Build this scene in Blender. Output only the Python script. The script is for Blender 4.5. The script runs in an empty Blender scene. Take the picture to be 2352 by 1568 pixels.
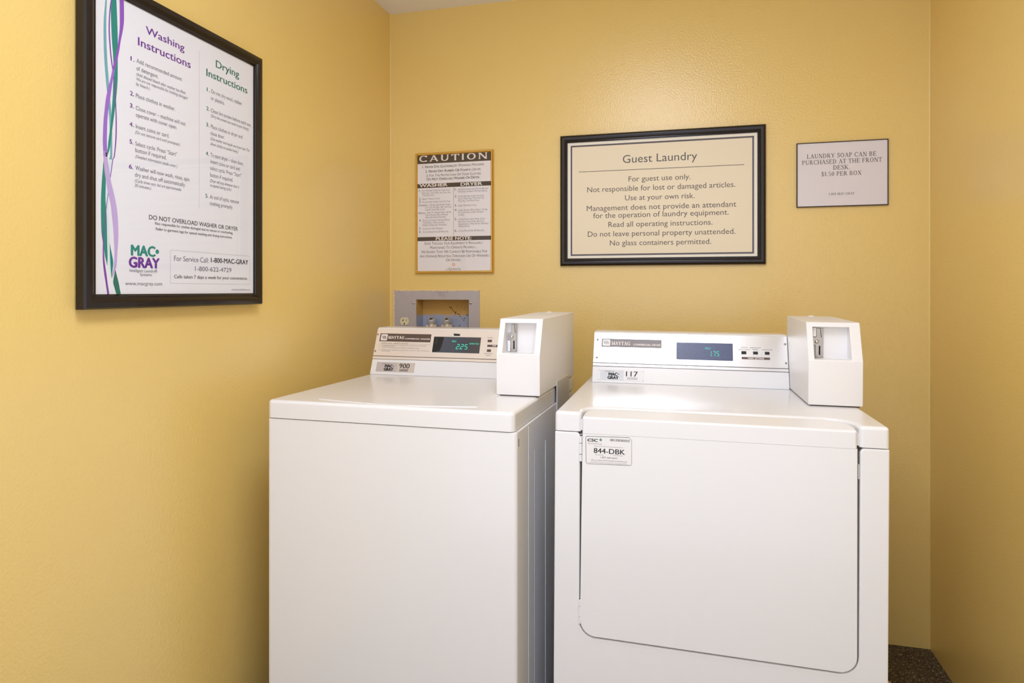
# Laundry room: coin-operated washer and dryer in a yellow painted alcove.
import bpy, bmesh, math
from mathutils import Vector, Matrix

SC = bpy.context.scene
COL = SC.collection
PI = math.pi

# ------------------------------------------------------------------ camera
cam_d = bpy.data.cameras.new('camera')
cam = bpy.data.objects.new('camera', cam_d)
COL.objects.link(cam)
cam.location = (1.1854, -2.5253, 1.2)
cam.rotation_euler = (PI / 2, 0, math.radians(14.8447))
cam_d.sensor_width = 36
cam_d.lens = 1540.4 / 2352 * 36
cam_d.shift_y = -(784 - 666.24) / 2352
cam_d.clip_start = 0.02
SC.camera = cam

# ------------------------------------------------------------------ world, lights, exposure
SC.view_settings.view_transform = 'Standard'
SC.view_settings.look = 'None'
SC.view_settings.gamma = 1
SC.view_settings.use_curve_mapping = False
SC.view_settings.exposure = 0.0
WORLD_STRENGTH = 1.62
LAMP_STRENGTH = 13.8
LAMP_COLOR = (0.88, 0.945, 1.11)
world = bpy.data.worlds.new('world')
SC.world = world
world.use_nodes = True
bg = world.node_tree.nodes['Background']
bg.inputs['Color'].default_value = (0.90, 0.945, 1.10, 1)
bg.inputs['Strength'].default_value = WORLD_STRENGTH

# room dimensions (metres): left wall x=0, back wall y=0
W, H, FRONT = 1.9628, 2.3277, -2.75

# ------------------------------------------------------------------ materials
def lin(c):
    c = c / 255.0
    return c / 12.92 if c <= 0.04045 else ((c + 0.055) / 1.055) ** 2.4

def rgb(r, g, b):
    return (lin(r), lin(g), lin(b), 1)

def mat(name, col, rough=0.5, metal=0.0, bump=0.0, bscale=200.0, var=0.0, vscale=8.0, coat=0.0, emit=None, estr=0.0, spec=None, aniso=0.0, stretch=None, detail=2.0):
    m = bpy.data.materials.new(name)
    m.use_nodes = True
    nt = m.node_tree
    N, L = nt.nodes, nt.links
    b = N['Principled BSDF']
    b.inputs['Base Color'].default_value = col
    b.inputs['Roughness'].default_value = rough
    b.inputs['Metallic'].default_value = metal
    b.inputs['Coat Weight'].default_value = coat
    b.inputs['Coat Roughness'].default_value = 0.12
    if spec is not None:
        b.inputs['Specular IOR Level'].default_value = spec
    if emit:
        b.inputs['Emission Color'].default_value = emit
        b.inputs['Emission Strength'].default_value = estr
    tc = N.new('ShaderNodeTexCoord')
    vec = tc.outputs['Object']
    if stretch:
        mp = N.new('ShaderNodeMapping')
        mp.inputs['Scale'].default_value = stretch
        L.new(vec, mp.inputs['Vector'])
        vec = mp.outputs['Vector']
    if var > 0:
        n = N.new('ShaderNodeTexNoise')
        n.inputs['Scale'].default_value = vscale
        n.inputs['Detail'].default_value = 4
        L.new(vec, n.inputs['Vector'])
        mx = N.new('ShaderNodeMix')
        mx.data_type = 'RGBA'
        mx.inputs['A'].default_value = tuple(max(0, c * (1 - var)) for c in col[:3]) + (1,)
        mx.inputs['B'].default_value = tuple(min(1, c * (1 + var)) for c in col[:3]) + (1,)
        L.new(n.outputs['Fac'], mx.inputs['Factor'])
        L.new(mx.outputs['Result'], b.inputs['Base Color'])
    if bump > 0:
        n = N.new('ShaderNodeTexNoise')
        n.inputs['Scale'].default_value = bscale
        n.inputs['Detail'].default_value = detail
        L.new(vec, n.inputs['Vector'])
        bp = N.new('ShaderNodeBump')
        bp.inputs['Strength'].default_value = 1.0
        bp.inputs['Distance'].default_value = bump
        L.new(n.outputs['Fac'], bp.inputs['Height'])
        L.new(bp.outputs['Normal'], b.inputs['Normal'])
    return m

M = {}
M['wall'] = mat('yellow_satin_paint', rgb(238, 207, 126), 0.27, spec=0.8, bump=0.0008, bscale=165, var=0.02, vscale=3)
M['ceiling'] = mat('white_ceiling_paint', rgb(246, 244, 242), 0.8, bump=0.0008, bscale=120)
M['enamel'] = mat('white_enamel', rgb(236, 235, 235), 0.28, bump=0.00012, bscale=90, var=0.01, vscale=5, coat=0.3)
M['enamel_grey'] = mat('greyed_white_enamel', rgb(226, 224, 224), 0.33, var=0.02, vscale=12)
M['coinwhite'] = mat('white_powder_coat', rgb(234, 232, 231), 0.4, bump=0.0002, bscale=600)
M['gap'] = mat('dark_joint', rgb(70, 60, 52), 0.8)
M['galv'] = mat('galvanised_sheet', rgb(206, 207, 210), 0.3, metal=0.4, var=0.08, vscale=25)
M['chrome'] = mat('bright_steel', rgb(205, 203, 200), 0.22, metal=1.0)
M['steel'] = mat('worn_steel', rgb(176, 170, 162), 0.32, metal=0.9, var=0.15, vscale=60)
M['black'] = mat('black_slot', rgb(22, 20, 20), 0.6)
M['frame'] = mat('black_brown_frame', rgb(36, 27, 21), 0.2, spec=0.35, var=0.08, vscale=20)
M['gold'] = mat('brass_frame', rgb(228, 190, 104), 0.25, metal=0.8, var=0.05, vscale=10)
M['thinframe'] = mat('dark_brown_thin_frame', rgb(58, 40, 26), 0.45)
M['cream'] = mat('cream_paper', rgb(240, 226, 196), 0.6)
M['creamwhite'] = mat('pale_cream_border', rgb(244, 238, 222), 0.6)
M['paper'] = mat('white_paper', rgb(236, 232, 236), 0.6, var=0.01)
M['greypaper'] = mat('greyish_paper', rgb(232, 227, 232), 0.65, var=0.015, vscale=20)
M['poster'] = mat('poster_paper', rgb(232, 234, 243), 0.55)
def ink(n, r, g, b): M[n] = mat('ink_' + n, rgb(r, g, b), 0.6)
ink('purple', 107, 45, 150); ink('teal', 10, 135, 125); ink('tealtext', 12, 112, 98); ink('dark', 52, 46, 56)
ink('softgrey', 108, 103, 118); ink('brownink', 84, 76, 70); ink('sign_ink', 92, 76, 62); ink('signblack', 70, 58, 44); ink('borderink', 84, 76, 80)
ink('white_ink', 238, 228, 220); ink('grey_ink', 120, 112, 112); ink('lightteal', 108, 170, 182); ink('pale', 214, 230, 238)
ink('violetr', 140, 80, 190); ink('violet2', 152, 108, 205); ink('lavender', 192, 170, 222); ink('thinpurple', 120, 62, 165); ink('orange', 232, 160, 96)
ink('faint', 190, 188, 190); ink('boxline', 196, 198, 208); ink('blackink', 34, 30, 32); ink('panel_brown', 92, 74, 64); ink('tagtan', 208, 196, 184); ink('taggrey', 196, 186, 184)
ink('leaf', 30, 110, 120); ink('pnlgrey', 146, 142, 146); ink('tagwhite', 240, 240, 240); ink('taglight', 220, 222, 226); ink('soapink', 112, 102, 98)
M['brushed'] = mat('brushed_aluminium', rgb(214, 212, 210), 0.27, metal=1.0, bump=0.00004, bscale=900, var=0.03, vscale=60, stretch=(0.08, 1, 1))
M['brushed_tan'] = mat('brushed_champagne', rgb(238, 228, 219), 0.36, metal=0.45, bump=0.00004, bscale=900, var=0.03, vscale=60, stretch=(0.08, 1, 1))
M['display'] = mat('display_glass_slate', rgb(62, 66, 78), 0.12, coat=0.6, var=0.15, vscale=140)
M['display_blue'] = mat('display_glass_blue', rgb(44, 56, 100), 0.36, coat=0.0, spec=0.8, var=0.6, vscale=220)
M['led'] = mat('teal_led', rgb(30, 120, 100), 0.5, emit=rgb(70, 225, 185), estr=0.9)
M['leddim'] = mat('dim_teal_led', rgb(30, 120, 110), 0.5, emit=rgb(70, 205, 180), estr=0.8)
M['plate'] = mat('grey_primer_plate', rgb(188, 182, 186), 0.5, metal=0.25, bump=0.0003, bscale=220, var=0.06, vscale=40)
M['ivory'] = mat('ivory_plastic', rgb(232, 224, 186), 0.4)
M['overspray'] = mat('yellow_overspray', rgb(226, 186, 104), 0.7, bump=0.001, bscale=260, var=0.12, vscale=70)
M['diffuser'] = mat('lamp_diffuser', rgb(250, 250, 250), 0.5, emit=LAMP_COLOR + (1,), estr=LAMP_STRENGTH)
M['towel'] = mat('tan_terry_cloth', rgb(240, 212, 196), 0.9, bump=0.003, bscale=260, var=0.1, vscale=80)
M['shell'] = mat('clear_sticker_film', rgb(236, 234, 232), 0.3)

def glass_mat():
    m = bpy.data.materials.new('picture_glass'); m.use_nodes = True
    nt = m.node_tree; N, L = nt.nodes, nt.links
    N.remove(N['Principled BSDF'])
    out = N['Material Output']
    t = N.new('ShaderNodeBsdfTransparent'); g = N.new('ShaderNodeBsdfGlossy'); g.inputs['Roughness'].default_value = 0.03
    fr = N.new('ShaderNodeFresnel'); fr.inputs['IOR'].default_value = 1.45
    mx = N.new('ShaderNodeMixShader')
    ge = N.new('ShaderNodeNewGeometry'); inv = N.new('ShaderNodeMath'); inv.operation = 'SUBTRACT'; inv.inputs[0].default_value = 1.0
    mul = N.new('ShaderNodeMath'); mul.operation = 'MULTIPLY'
    L.new(ge.outputs['Backfacing'], inv.inputs[1]); L.new(fr.outputs[0], mul.inputs[0]); L.new(inv.outputs[0], mul.inputs[1])
    L.new(mul.outputs[0], mx.inputs[0]); L.new(t.outputs[0], mx.inputs[1]); L.new(g.outputs[0], mx.inputs[2]); L.new(mx.outputs[0], out.inputs[0])
    return m
M['glass'] = glass_mat()

def speckle_mat(name, base, spots, scale, rough=0.85, bump=0.002):
    m = mat(name, base, rough)
    nt = m.node_tree; N, L = nt.nodes, nt.links
    b = N['Principled BSDF']
    tc = N.new('ShaderNodeTexCoord')
    v = N.new('ShaderNodeTexVoronoi'); v.inputs['Scale'].default_value = scale
    L.new(tc.outputs['Object'], v.inputs['Vector'])
    cr = N.new('ShaderNodeValToRGB')
    els = cr.color_ramp.elements
    els[0].position = 0.0; els[0].color = base
    els[1].position = 1.0; els[1].color = spots[-1]
    for i, s in enumerate(spots[:-1]):
        e = els.new(0.45 + 0.4 * i / max(1, len(spots) - 1)); e.color = s
    L.new(v.outputs['Color'], cr.inputs['Fac'])
    L.new(cr.outputs['Color'], b.inputs['Base Color'])
    n = N.new('ShaderNodeTexNoise'); n.inputs['Scale'].default_value = scale * 1.3
    L.new(tc.outputs['Object'], n.inputs['Vector'])
    bp = N.new('ShaderNodeBump'); bp.inputs['Distance'].default_value = bump; bp.inputs['Strength'].default_value = 1
    L.new(n.outputs['Fac'], bp.inputs['Height']); L.new(bp.outputs['Normal'], b.inputs['Normal'])
    return m
M['floor'] = speckle_mat('dark_speckled_carpet', rgb(46, 35, 26), [rgb(80, 62, 48), rgb(112, 96, 72), rgb(72, 76, 52), rgb(200, 184, 156)], 330)

def rust_mat():
    m = mat('blue_grey_metal_with_rust', rgb(160, 168, 186), 0.5)
    nt = m.node_tree; N, L = nt.nodes, nt.links
    b = N['Principled BSDF']; tc = N.new('ShaderNodeTexCoord')
    sx = N.new('ShaderNodeSeparateXYZ'); L.new(tc.outputs['Object'], sx.inputs[0])
    # yellow overspray on the upper part, bare blue-grey metal below z = 1.10
    ns = N.new('ShaderNodeTexNoise'); ns.inputs['Scale'].default_value = 30; L.new(tc.outputs['Object'], ns.inputs['Vector'])
    ad = N.new('ShaderNodeMath'); ad.operation = 'MULTIPLY_ADD'; ad.inputs[1].default_value = 0.016; L.new(ns.outputs['Fac'], ad.inputs[0]); L.new(sx.outputs['Z'], ad.inputs[2])
    rp = N.new('ShaderNodeMapRange'); rp.inputs['From Min'].default_value = 1.100; rp.inputs['From Max'].default_value = 1.112; L.new(ad.outputs[0], rp.inputs['Value'])
    c1 = N.new('ShaderNodeMix'); c1.data_type = 'RGBA'
    c1.inputs['A'].default_value = rgb(168, 176, 198); c1.inputs['B'].default_value = rgb(202, 160, 84)
    L.new(rp.outputs['Result'], c1.inputs['Factor'])
    # rust speckle
    n = N.new('ShaderNodeTexNoise'); n.inputs['Scale'].default_value = 95; n.inputs['Detail'].default_value = 5; L.new(tc.outputs['Object'], n.inputs['Vector'])
    r2 = N.new('ShaderNodeMapRange'); r2.inputs['From Min'].default_value = 0.62; r2.inputs['From Max'].default_value = 0.68; L.new(n.outputs['Fac'], r2.inputs['Value'])
    rx = N.new('ShaderNodeMapRange'); rx.inputs['From Min'].default_value = 0.22; rx.inputs['From Max'].default_value = 0.30; L.new(sx.outputs['X'], rx.inputs['Value'])
    mu = N.new('ShaderNodeMath'); mu.operation = 'MULTIPLY'; L.new(r2.outputs['Result'], mu.inputs[0]); L.new(rx.outputs['Result'], mu.inputs[1])
    c2 = N.new('ShaderNodeMix'); c2.data_type = 'RGBA'; c2.inputs['B'].default_value = rgb(96, 56, 22)
    L.new(mu.outputs[0], c2.inputs['Factor']); L.new(c1.outputs['Result'], c2.inputs['A']); L.new(c2.outputs['Result'], b.inputs['Base Color'])
    return m
M['rust'] = rust_mat()
M['rustspot'] = mat('brown_rust', rgb(92, 52, 20), 0.9, bump=0.001, bscale=400)

# ------------------------------------------------------------------ mesh helpers
def finish(name, bm, m, parent=None, weighted=True, sharp=40):
    bmesh.ops.recalc_face_normals(bm, faces=bm.faces)
    me = bpy.data.meshes.new(name)
    for f in bm.faces: f.smooth = True
    for e in bm.edges:
        if len(e.link_faces) == 2 and e.calc_face_angle(0) > math.radians(sharp): e.smooth = False
    bm.to_mesh(me); bm.free()
    me.materials.append(M[m] if isinstance(m, str) else m)
    o = bpy.data.objects.new(name, me)
    COL.objects.link(o)
    if parent: o.parent = parent
    if weighted:
        w = o.modifiers.new('wn', 'WEIGHTED_NORMAL'); w.keep_sharp = True
    return o

def box(bm, x0, y0, z0, x1, y1, z1, bev=0.0, seg=2):
    r = bmesh.ops.create_cube(bm, size=1.0)
    vs = r['verts']
    for v in vs:
        v.co = Vector((x0 + (v.co.x + .5) * (x1 - x0), y0 + (v.co.y + .5) * (y1 - y0), z0 + (v.co.z + .5) * (z1 - z0)))
    if bev > 0:
        es = list({e for v in vs for e in v.link_edges})
        bmesh.ops.bevel(bm, geom=es, offset=bev, segments=seg, profile=0.5, affect='EDGES')
    return bm

def prism(bm, pts, axis, a, b, bev=0.0, seg=2, sharp_only=25, only=None):
    """extrude a 2D outline. axis 'y': pts are (x,z); axis 'z': pts are (x,y); axis 'x': pts are (y,z)"""
    def P(p, t):
        return {'y': (p[0], t, p[1]), 'z': (p[0], p[1], t), 'x': (t, p[0], p[1])}[axis]
    va = [bm.verts.new(P(p, a)) for p in pts]
    vb = [bm.verts.new(P(p, b)) for p in pts]
    n = len(pts)
    fs = [bm.faces.new(va), bm.faces.new(vb[::-1])]
    for i in range(n):
        fs.append(bm.faces.new((va[i], va[(i + 1) % n], vb[(i + 1) % n], vb[i])))
    bmesh.ops.recalc_face_normals(bm, faces=fs)
    if bev > 0:
        es = set()
        for f in fs:
            for e in f.edges:
                if e.calc_face_angle(0) > math.radians(sharp_only) and (only is None or only((e.verts[0].co + e.verts[1].co) / 2)): es.add(e)
        bmesh.ops.bevel(bm, geom=list(es), offset=bev, segments=seg, profile=0.5, affect='EDGES')
    return bm

def arc(cx, cy, r, a0, a1, n=6):
    return [(cx + r * math.cos(math.radians(a0 + (a1 - a0) * i / n)), cy + r * math.sin(math.radians(a0 + (a1 - a0) * i / n))) for i in range(n + 1)]

def rrect(x0, y0, x1, y1, r, n=4):
    return arc(x1 - r, y1 - r, r, 0, 90, n) + arc(x0 + r, y1 - r, r, 90, 180, n) + arc(x0 + r, y0 + r, r, 180, 270, n) + arc(x1 - r, y0 + r, r, 270, 360, n)

def dome(bm, c, r, h, axis, n=16, rings=3):
    """low dome whose base circle is centred at c, rising along 'axis' (unit vector)"""
    ax = Vector(axis).normalized(); c = Vector(c)
    t = ax.orthogonal().normalized(); s = ax.cross(t)
    prev = None
    base = [bm.verts.new(c + (t * math.cos(2 * PI * i / n) + s * math.sin(2 * PI * i / n)) * r) for i in range(n)]
    bm.faces.new(base)
    prev = base
    for k in range(1, rings):
        a = PI / 2 * k / rings
        ring = [bm.verts.new(c + ax * h * math.sin(a) + (t * math.cos(2 * PI * i / n) + s * math.sin(2 * PI * i / n)) * r * math.cos(a)) for i in range(n)]
        for i in range(n): bm.faces.new((prev[i], prev[(i + 1) % n], ring[(i + 1) % n], ring[i]))
        prev = ring
    top = bm.verts.new(c + ax * h)
    for i in range(n): bm.faces.new((prev[i], prev[(i + 1) % n], top))

def cyl(bm, a, b, r, r2=None, n=20, bev=0.0):
    a = Vector(a); b = Vector(b); ax = (b - a).normalized(); r2 = r if r2 is None else r2
    t = ax.orthogonal().normalized(); s = ax.cross(t)
    def ring(c, rr): return [bm.verts.new(c + (t * math.cos(2 * PI * i / n) + s * math.sin(2 * PI * i / n)) * rr) for i in range(n)]
    if bev > 0:
        rings = [ring(a, r - bev), ring(a + ax * bev, r), ring(b - ax * bev, r2), ring(b, r2 - bev)]
    else:
        rings = [ring(a, r), ring(b, r2)]
    bm.faces.new(rings[0]); bm.faces.new(rings[-1][::-1])
    for p, q in zip(rings, rings[1:]):
        for i in range(n): bm.faces.new((p[i], p[(i + 1) % n], q[(i + 1) % n], q[i]))

def empty(name, label, cat, loc=(0, 0, 0), rot=(0, 0, 0)):
    o = bpy.data.objects.new(name, None); COL.objects.link(o)
    o.location = loc; o.rotation_euler = rot; o.empty_display_size = 0.1
    o['label'] = label; o['category'] = cat
    return o

def apply_mods(o):
    dg = bpy.context.evaluated_depsgraph_get()
    dg.update()
    me = bpy.data.meshes.new_from_object(o.evaluated_get(dg))
    o.modifiers.clear(); o.data = me

# ------------------------------------------------------------------ flat print: outlines in the (x,z) plane of a surface
SMALL_PRINT = {'lettering', 'heading', 'sticker_lettering', 'sticker_phone_number', 'price_readout', 'emblem_stripes', 'small_print', 'legend_text', 'barcode', 'sticker_barcode', 'sticker_small_print', 'bullet_marks', 'stamped_lettering'}     # too small to pick apart
class Print:
    """collects flat polygons lying in the plane y = y0 of some frame (matrix mw), facing -y"""
    def __init__(s, y0, mw=None):
        s.y = y0; s.v = []; s.f = []; s.mw = mw or Matrix.Identity(4)
    def poly(s, pts, dy=0.0):
        b = len(s.v)
        for p in pts: s.v.append(s.mw @ Vector((p[0], s.y - dy, p[1])))
        s.f.append(tuple(range(b, b + len(pts))))
    def rect(s, x0, z0, x1, z1): s.poly([(x0, z0), (x1, z0), (x1, z1), (x0, z1)])
    def line(s, a, b, w):
        d = Vector((b[0] - a[0], b[1] - a[1])); n = Vector((-d.y, d.x)).normalized() * w / 2
        s.poly([(a[0] - n.x, a[1] - n.y), (b[0] - n.x, b[1] - n.y), (b[0] + n.x, b[1] + n.y), (a[0] + n.x, a[1] + n.y)])
    def disc(s, c, r, n=14, r2=None): s.poly([(c[0] + r * math.cos(2 * PI * i / n), c[1] + (r2 or r) * math.sin(2 * PI * i / n)) for i in range(n)])
    def frame(s, x0, z0, x1, z1, w):
        s.rect(x0, z0, x1, z0 + w); s.rect(x0, z1 - w, x1, z1); s.rect(x0, z0 + w, x0 + w, z1 - w); s.rect(x1 - w, z0 + w, x1, z1 - w)
    def build(s, name, m, parent):
        me = bpy.data.meshes.new(name); me.from_pydata([tuple(v) for v in s.v], [], s.f)
        me.materials.append(M[m]); me.update()
        o = bpy.data.objects.new(name, me); COL.objects.link(o); o.parent = parent
        if name in SMALL_PRINT: o['kind'] = 'stuff'
        return o

_cache = {}
def glyphs(text, bold=0.0, shear=0.0, smallcaps=False, space=1.0):
    key = (text, bold, shear, smallcaps, space)
    if key in _cache: return _cache[key]
    cu = bpy.data.curves.new('t', 'FONT'); cu.body = text; cu.size = 1.0
    cu.resolution_u = 3; cu.shear = shear; cu.space_character = space
    if smallcaps:
        cu.small_caps_scale = 0.78
        for ch in cu.body_format: ch.use_small_caps = True
    o = bpy.data.objects.new('t', cu); COL.objects.link(o)
    dg = bpy.context.evaluated_depsgraph_get(); dg.update()
    me = bpy.data.meshes.new_from_object(o.evaluated_get(dg))
    vs = [(v.co.x, v.co.y) for v in me.vertices]; fs = [tuple(p.vertices) for p in me.polygons]
    bpy.data.objects.remove(o); bpy.data.curves.remove(cu); bpy.data.meshes.remove(me)
    if bold > 0:      # thicken the strokes by overprinting slightly shifted copies
        n = len(vs); sh = [(-bold, 0), (bold, 0), (0, bold * .6), (0, -bold * .6)] if bold > .015 else [(-bold, 0), (bold, 0)]
        nv, nf = [], []
        for k, (dx, dy) in enumerate(sh):
            nv += [(x + dx, y + dy, k * 2.5e-5) for x, y in vs]; nf += [tuple(i + k * n for i in f) for f in fs]
        vs, fs = nv, nf
    _cache[key] = (vs, fs)
    return vs, fs

CAPH = None
def add_text(pr, text, x0, x1, z, cap, **kw):
    """set text so that it spans x0..x1 on baseline z with capitals 'cap' high"""
    global CAPH
    if CAPH is None:
        vs, _ = glyphs('H'); CAPH = max(v[1] for v in vs)
    vs, fs = glyphs(text, **kw)
    if not vs: return
    a = min(v[0] for v in vs); b = max(v[0] for v in vs)
    sx = (x1 - x0) / (b - a); sz = cap / CAPH
    n = len(pr.v)
    for v in vs: pr.v.append(pr.mw @ Vector((x0 + (v[0] - a) * sx, pr.y - (v[2] if len(v) > 2 else 0), z + v[1] * sz)))
    for f in fs: pr.f.append(tuple(i + n for i in f))

# a small roman (serif) capital alphabet drawn with thick and thin strokes; unit cap height
def serif_glyph(ch, T, t, sw):
    """returns (width, list of quads/polys) ; T thick, t thin stroke, sw serif half width"""
    P = []
    def seg(x0, y0, x1, y1, w):
        dx, dy = x1 - x0, y1 - y0; l = math.hypot(dx, dy); nx, ny = -dy / l * w / 2, dx / l * w / 2
        if abs(dy) > abs(dx) * 0.3:      # keep stroke ends horizontal
            h = w / 2 * l / abs(dy)
            P.append([(x0 - h, y0), (x0 + h, y0), (x1 + h, y1), (x1 - h, y1)])
        else:
            P.append([(x0 + nx, y0 + ny), (x0 - nx, y0 - ny), (x1 - nx, y1 - ny), (x1 + nx, y1 + ny)])
    def ser(x, y, w=None):
        w = w or sw; s = t * 0.8
        P.append([(x - w, y), (x + w, y), (x + w, y + s), (x - w, y + s)] if y < 0.5 else [(x - w, y - s), (x + w, y - s), (x + w, y), (x - w, y)])
    def bow(cx, cy, rx, ry, a0, a1, n=14, T_=None):
        T2 = T_ or T
        for i in range(n):
            q = []
            for k in (i, i + 1):
                a = math.radians(a0 + (a1 - a0) * k / n); w = t + (T2 - t) * abs(math.cos(a)) ** 1.3
                q.append(((cx + rx * math.cos(a), cy + ry * math.sin(a)), (cx + (rx - w) * math.cos(a), cy + (ry - w * min(1, ry / rx)) * math.sin(a))))
            P.append([q[0][0], q[1][0], q[1][1], q[0][1]])
    h = T / 2
    if ch == 'L': seg(.2, 0, .2, 1, T); ser(.2, 1); ser(.2, 0); P.append([(.2, 0), (.72, 0), (.72, t), (.2, t)]); seg(.72, 0, .74, .28, t); w = .8
    elif ch == 'A': seg(.15, 0, .47, 1, t); seg(.47, .98, .82, 0, T); seg(.27, .33, .68, .33, t * .9); ser(.15, 0); ser(.82, 0); w = .97
    elif ch == 'U': seg(.2, .35, .2, 1, T); seg(.76, .35, .76, 1, t); bow(.48 - h / 4, .36, .28 + h * .8, .37, 180, 360, 14); ser(.2, 1); ser(.76, 1); w = .96
    elif ch == 'N': seg(.17, 0, .17, 1, t); seg(.17, 1, .8, 0, T); seg(.8, 0, .8, 1, t); ser(.17, 0); ser(.1, 1, sw * .7); ser(.8, 1); w = .97
    elif ch == 'D': seg(.2, 0, .2, 1, T); bow(.36, .5, .5, .5, -90, 90, 18); P.append([(.2, 0), (.38, 0), (.38, t), (.2, t)]); P.append([(.2, 1 - t), (.38, 1 - t), (.38, 1), (.2, 1)]); ser(.14, 0, sw * .7); ser(.14, 1, sw * .7); w = .95
    elif ch in 'RPB':
        seg(.2, 0, .2, 1, T); ser(.14, 1, sw * .7); ser(.2, 0)
        hy = .48 if ch != 'B' else .53
        bow(.42, (1 + hy) / 2, .27, (1 - hy) / 2, -90, 90, 12)
        P.append([(.2, 1 - t), (.44, 1 - t), (.44, 1), (.2, 1)]); P.append([(.2, hy), (.44, hy), (.44, hy + t), (.2, hy + t)])
        w = .78
        if ch == 'R': seg(.44, hy + .02, .78, 0, T); ser(.82, 0, sw * .6); w = .92
        if ch == 'B': bow(.44, hy / 2, .32, hy / 2 + .01, -90, 90, 12); P.append([(.2, 0), (.46, 0), (.46, t), (.2, t)]); w = .85
    elif ch == 'Y': seg(.48, 0, .48, .46, T); seg(.16, 1, .47, .42, T); seg(.8, 1, .5, .44, t); ser(.48, 0); ser(.16, 1); ser(.8, 1); w = .96
    elif ch in 'SsZ5$':
        ww = .68
        pts = [(.58, .80), (.54, .93), (.36, .985), (.17, .92), (.12, .76), (.2, .63), (.36, .53), (.53, .41), (.6, .25), (.52, .08), (.34, .015), (.16, .07), (.1, .22)]
        ws = [t, t, t, (T + t) / 2, T * .8, T, T, T, T * .8, (T + t) / 2, t, t, t]
        if ch == '5':
            pts = [(.56, .97), (.2, .97), (.17, .56), (.34, .6), (.54, .5), (.6, .3), (.52, .1), (.34, .015), (.14, .1)]; ws = [t * 1.4, t * 1.4, t, t, T * .8, T, T * .7, t, T * .8]
        for i in range(len(pts) - 1):
            (x0, y0), (x1, y1) = pts[i], pts[i + 1]
            dx, dy = x1 - x0, y1 - y0; l = math.hypot(dx, dy); nx, ny = -dy / l, dx / l
            e = .01
            P.append([(x0 - dx * e + nx * ws[i] / 2, y0 + ny * ws[i] / 2), (x0 - nx * ws[i] / 2, y0 - ny * ws[i] / 2), (x1 - nx * ws[i + 1] / 2, y1 - ny * ws[i + 1] / 2), (x1 + nx * ws[i + 1] / 2, y1 + ny * ws[i + 1] / 2)])
        if ch != '5': seg(.59, .76, .59, .98, t); seg(.1, .02, .1, .25, t)
        if ch == '$': seg(.36, -.1, .36, 1.1, t)
        w = .7
    elif ch in 'O0': rx = .42 if ch == 'O' else .28; bow(.08 + rx, .5, rx, .51, 0, 360, 28); w = .16 + 2 * rx
    elif ch == '8': bow(.34, .75, .22, .26, 0, 360, 20, T * .8); bow(.34, .26, .27, .27, 0, 360, 20); w = .68
    elif ch in 'CG':
        bow(.5, .5, .42, .51, 45, 315, 24); seg(.8, .72, .8, .98, t); w = .93
        if ch == 'C': seg(.8, .02, .8, .2, t)
        if ch == 'G': seg(.8, .06, .8, .42, T); ser(.78, .44, sw); w = 1.0
    elif ch in 'EF':
        seg(.2, 0, .2, 1, T); ser(.14, 1, sw * .7); ser(.14, 0, sw * .7)
        P.append([(.2, 1 - t), (.7, 1 - t), (.7, 1), (.2, 1)]); seg(.7, .76, .7, 1, t); P.append([(.2, .5), (.54, .5), (.54, .5 + t), (.2, .5 + t)]); seg(.55, .4, .55, .64, t)
        if ch == 'E': P.append([(.2, 0), (.74, 0), (.74, t), (.2, t)]); seg(.74, 0, .76, .26, t)
        else: ser(.2, 0)
        w = .84 if ch == 'E' else .78
    elif ch == 'T': seg(.42, 0, .42, 1, T); ser(.42, 0); P.append([(.08, 1 - t), (.76, 1 - t), (.76, 1), (.08, 1)]); seg(.08, .74, .08, 1, t); seg(.76, .74, .76, 1, t); w = .84
    elif ch == 'H': seg(.2, 0, .2, 1, T); seg(.8, 0, .8, 1, T); seg(.2, .5, .8, .5, t); [ser(x, y) for x in (.2, .8) for y in (0, 1)]; w = 1.0
    elif ch == 'I': seg(.2, 0, .2, 1, T); ser(.2, 0); ser(.2, 1); w = .4
    elif ch == '1': seg(.3, 0, .3, 1, T); ser(.3, 0); seg(.14, .84, .3, .98, t); w = .56
    elif ch == 'K': seg(.2, 0, .2, 1, T); ser(.2, 0); ser(.2, 1); seg(.22, .42, .76, 1, t); seg(.38, .6, .82, 0, T); ser(.76, 1); ser(.82, 0); w = .98
    elif ch == 'X': seg(.16, 1, .8, 0, T); seg(.14, 0, .78, 1, t); [ser(x, y) for x in (.15, .79) for y in (0, 1)]; w = .95
    elif ch == 'M': seg(.16, 0, .18, 1, t); seg(.2, 1, .55, .02, T); seg(.93, 1, .56, .02, t); seg(.95, 0, .95, 1, T); ser(.16, 0); ser(.95, 0); ser(.12, 1, sw * .8); ser(1.0, 1, sw * .8); w = 1.13
    elif ch == '-': P.append([(.08, .3), (.4, .3), (.4, .3 + t * 1.3), (.08, .3 + t * 1.3)]); w = .48
    elif ch == '.': P.append([(.1, 0), (.24, 0), (.24, .14), (.1, .14)]); w = .35
    else: w = .4
    return w, P

def add_serif(pr, text, x0, x1, z, cap, T=.14, t=.055, sw=.13, gap=.03):
    cur = 0; allp = []
    for ch in text:
        w, P = serif_glyph(ch, T, t, sw)
        allp += [[(x + cur, y) for x, y in p] for p in P]; cur += w + gap
    a = min(x for p in allp for x, _ in p); b = max(x for p in allp for x, _ in p)
    sx = (x1 - x0) / (b - a)
    for i, p in enumerate(allp): pr.poly([(x0 + (x - a) * sx, z + y * cap) for x, y in p], (i % 5) * 2.5e-5)

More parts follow.
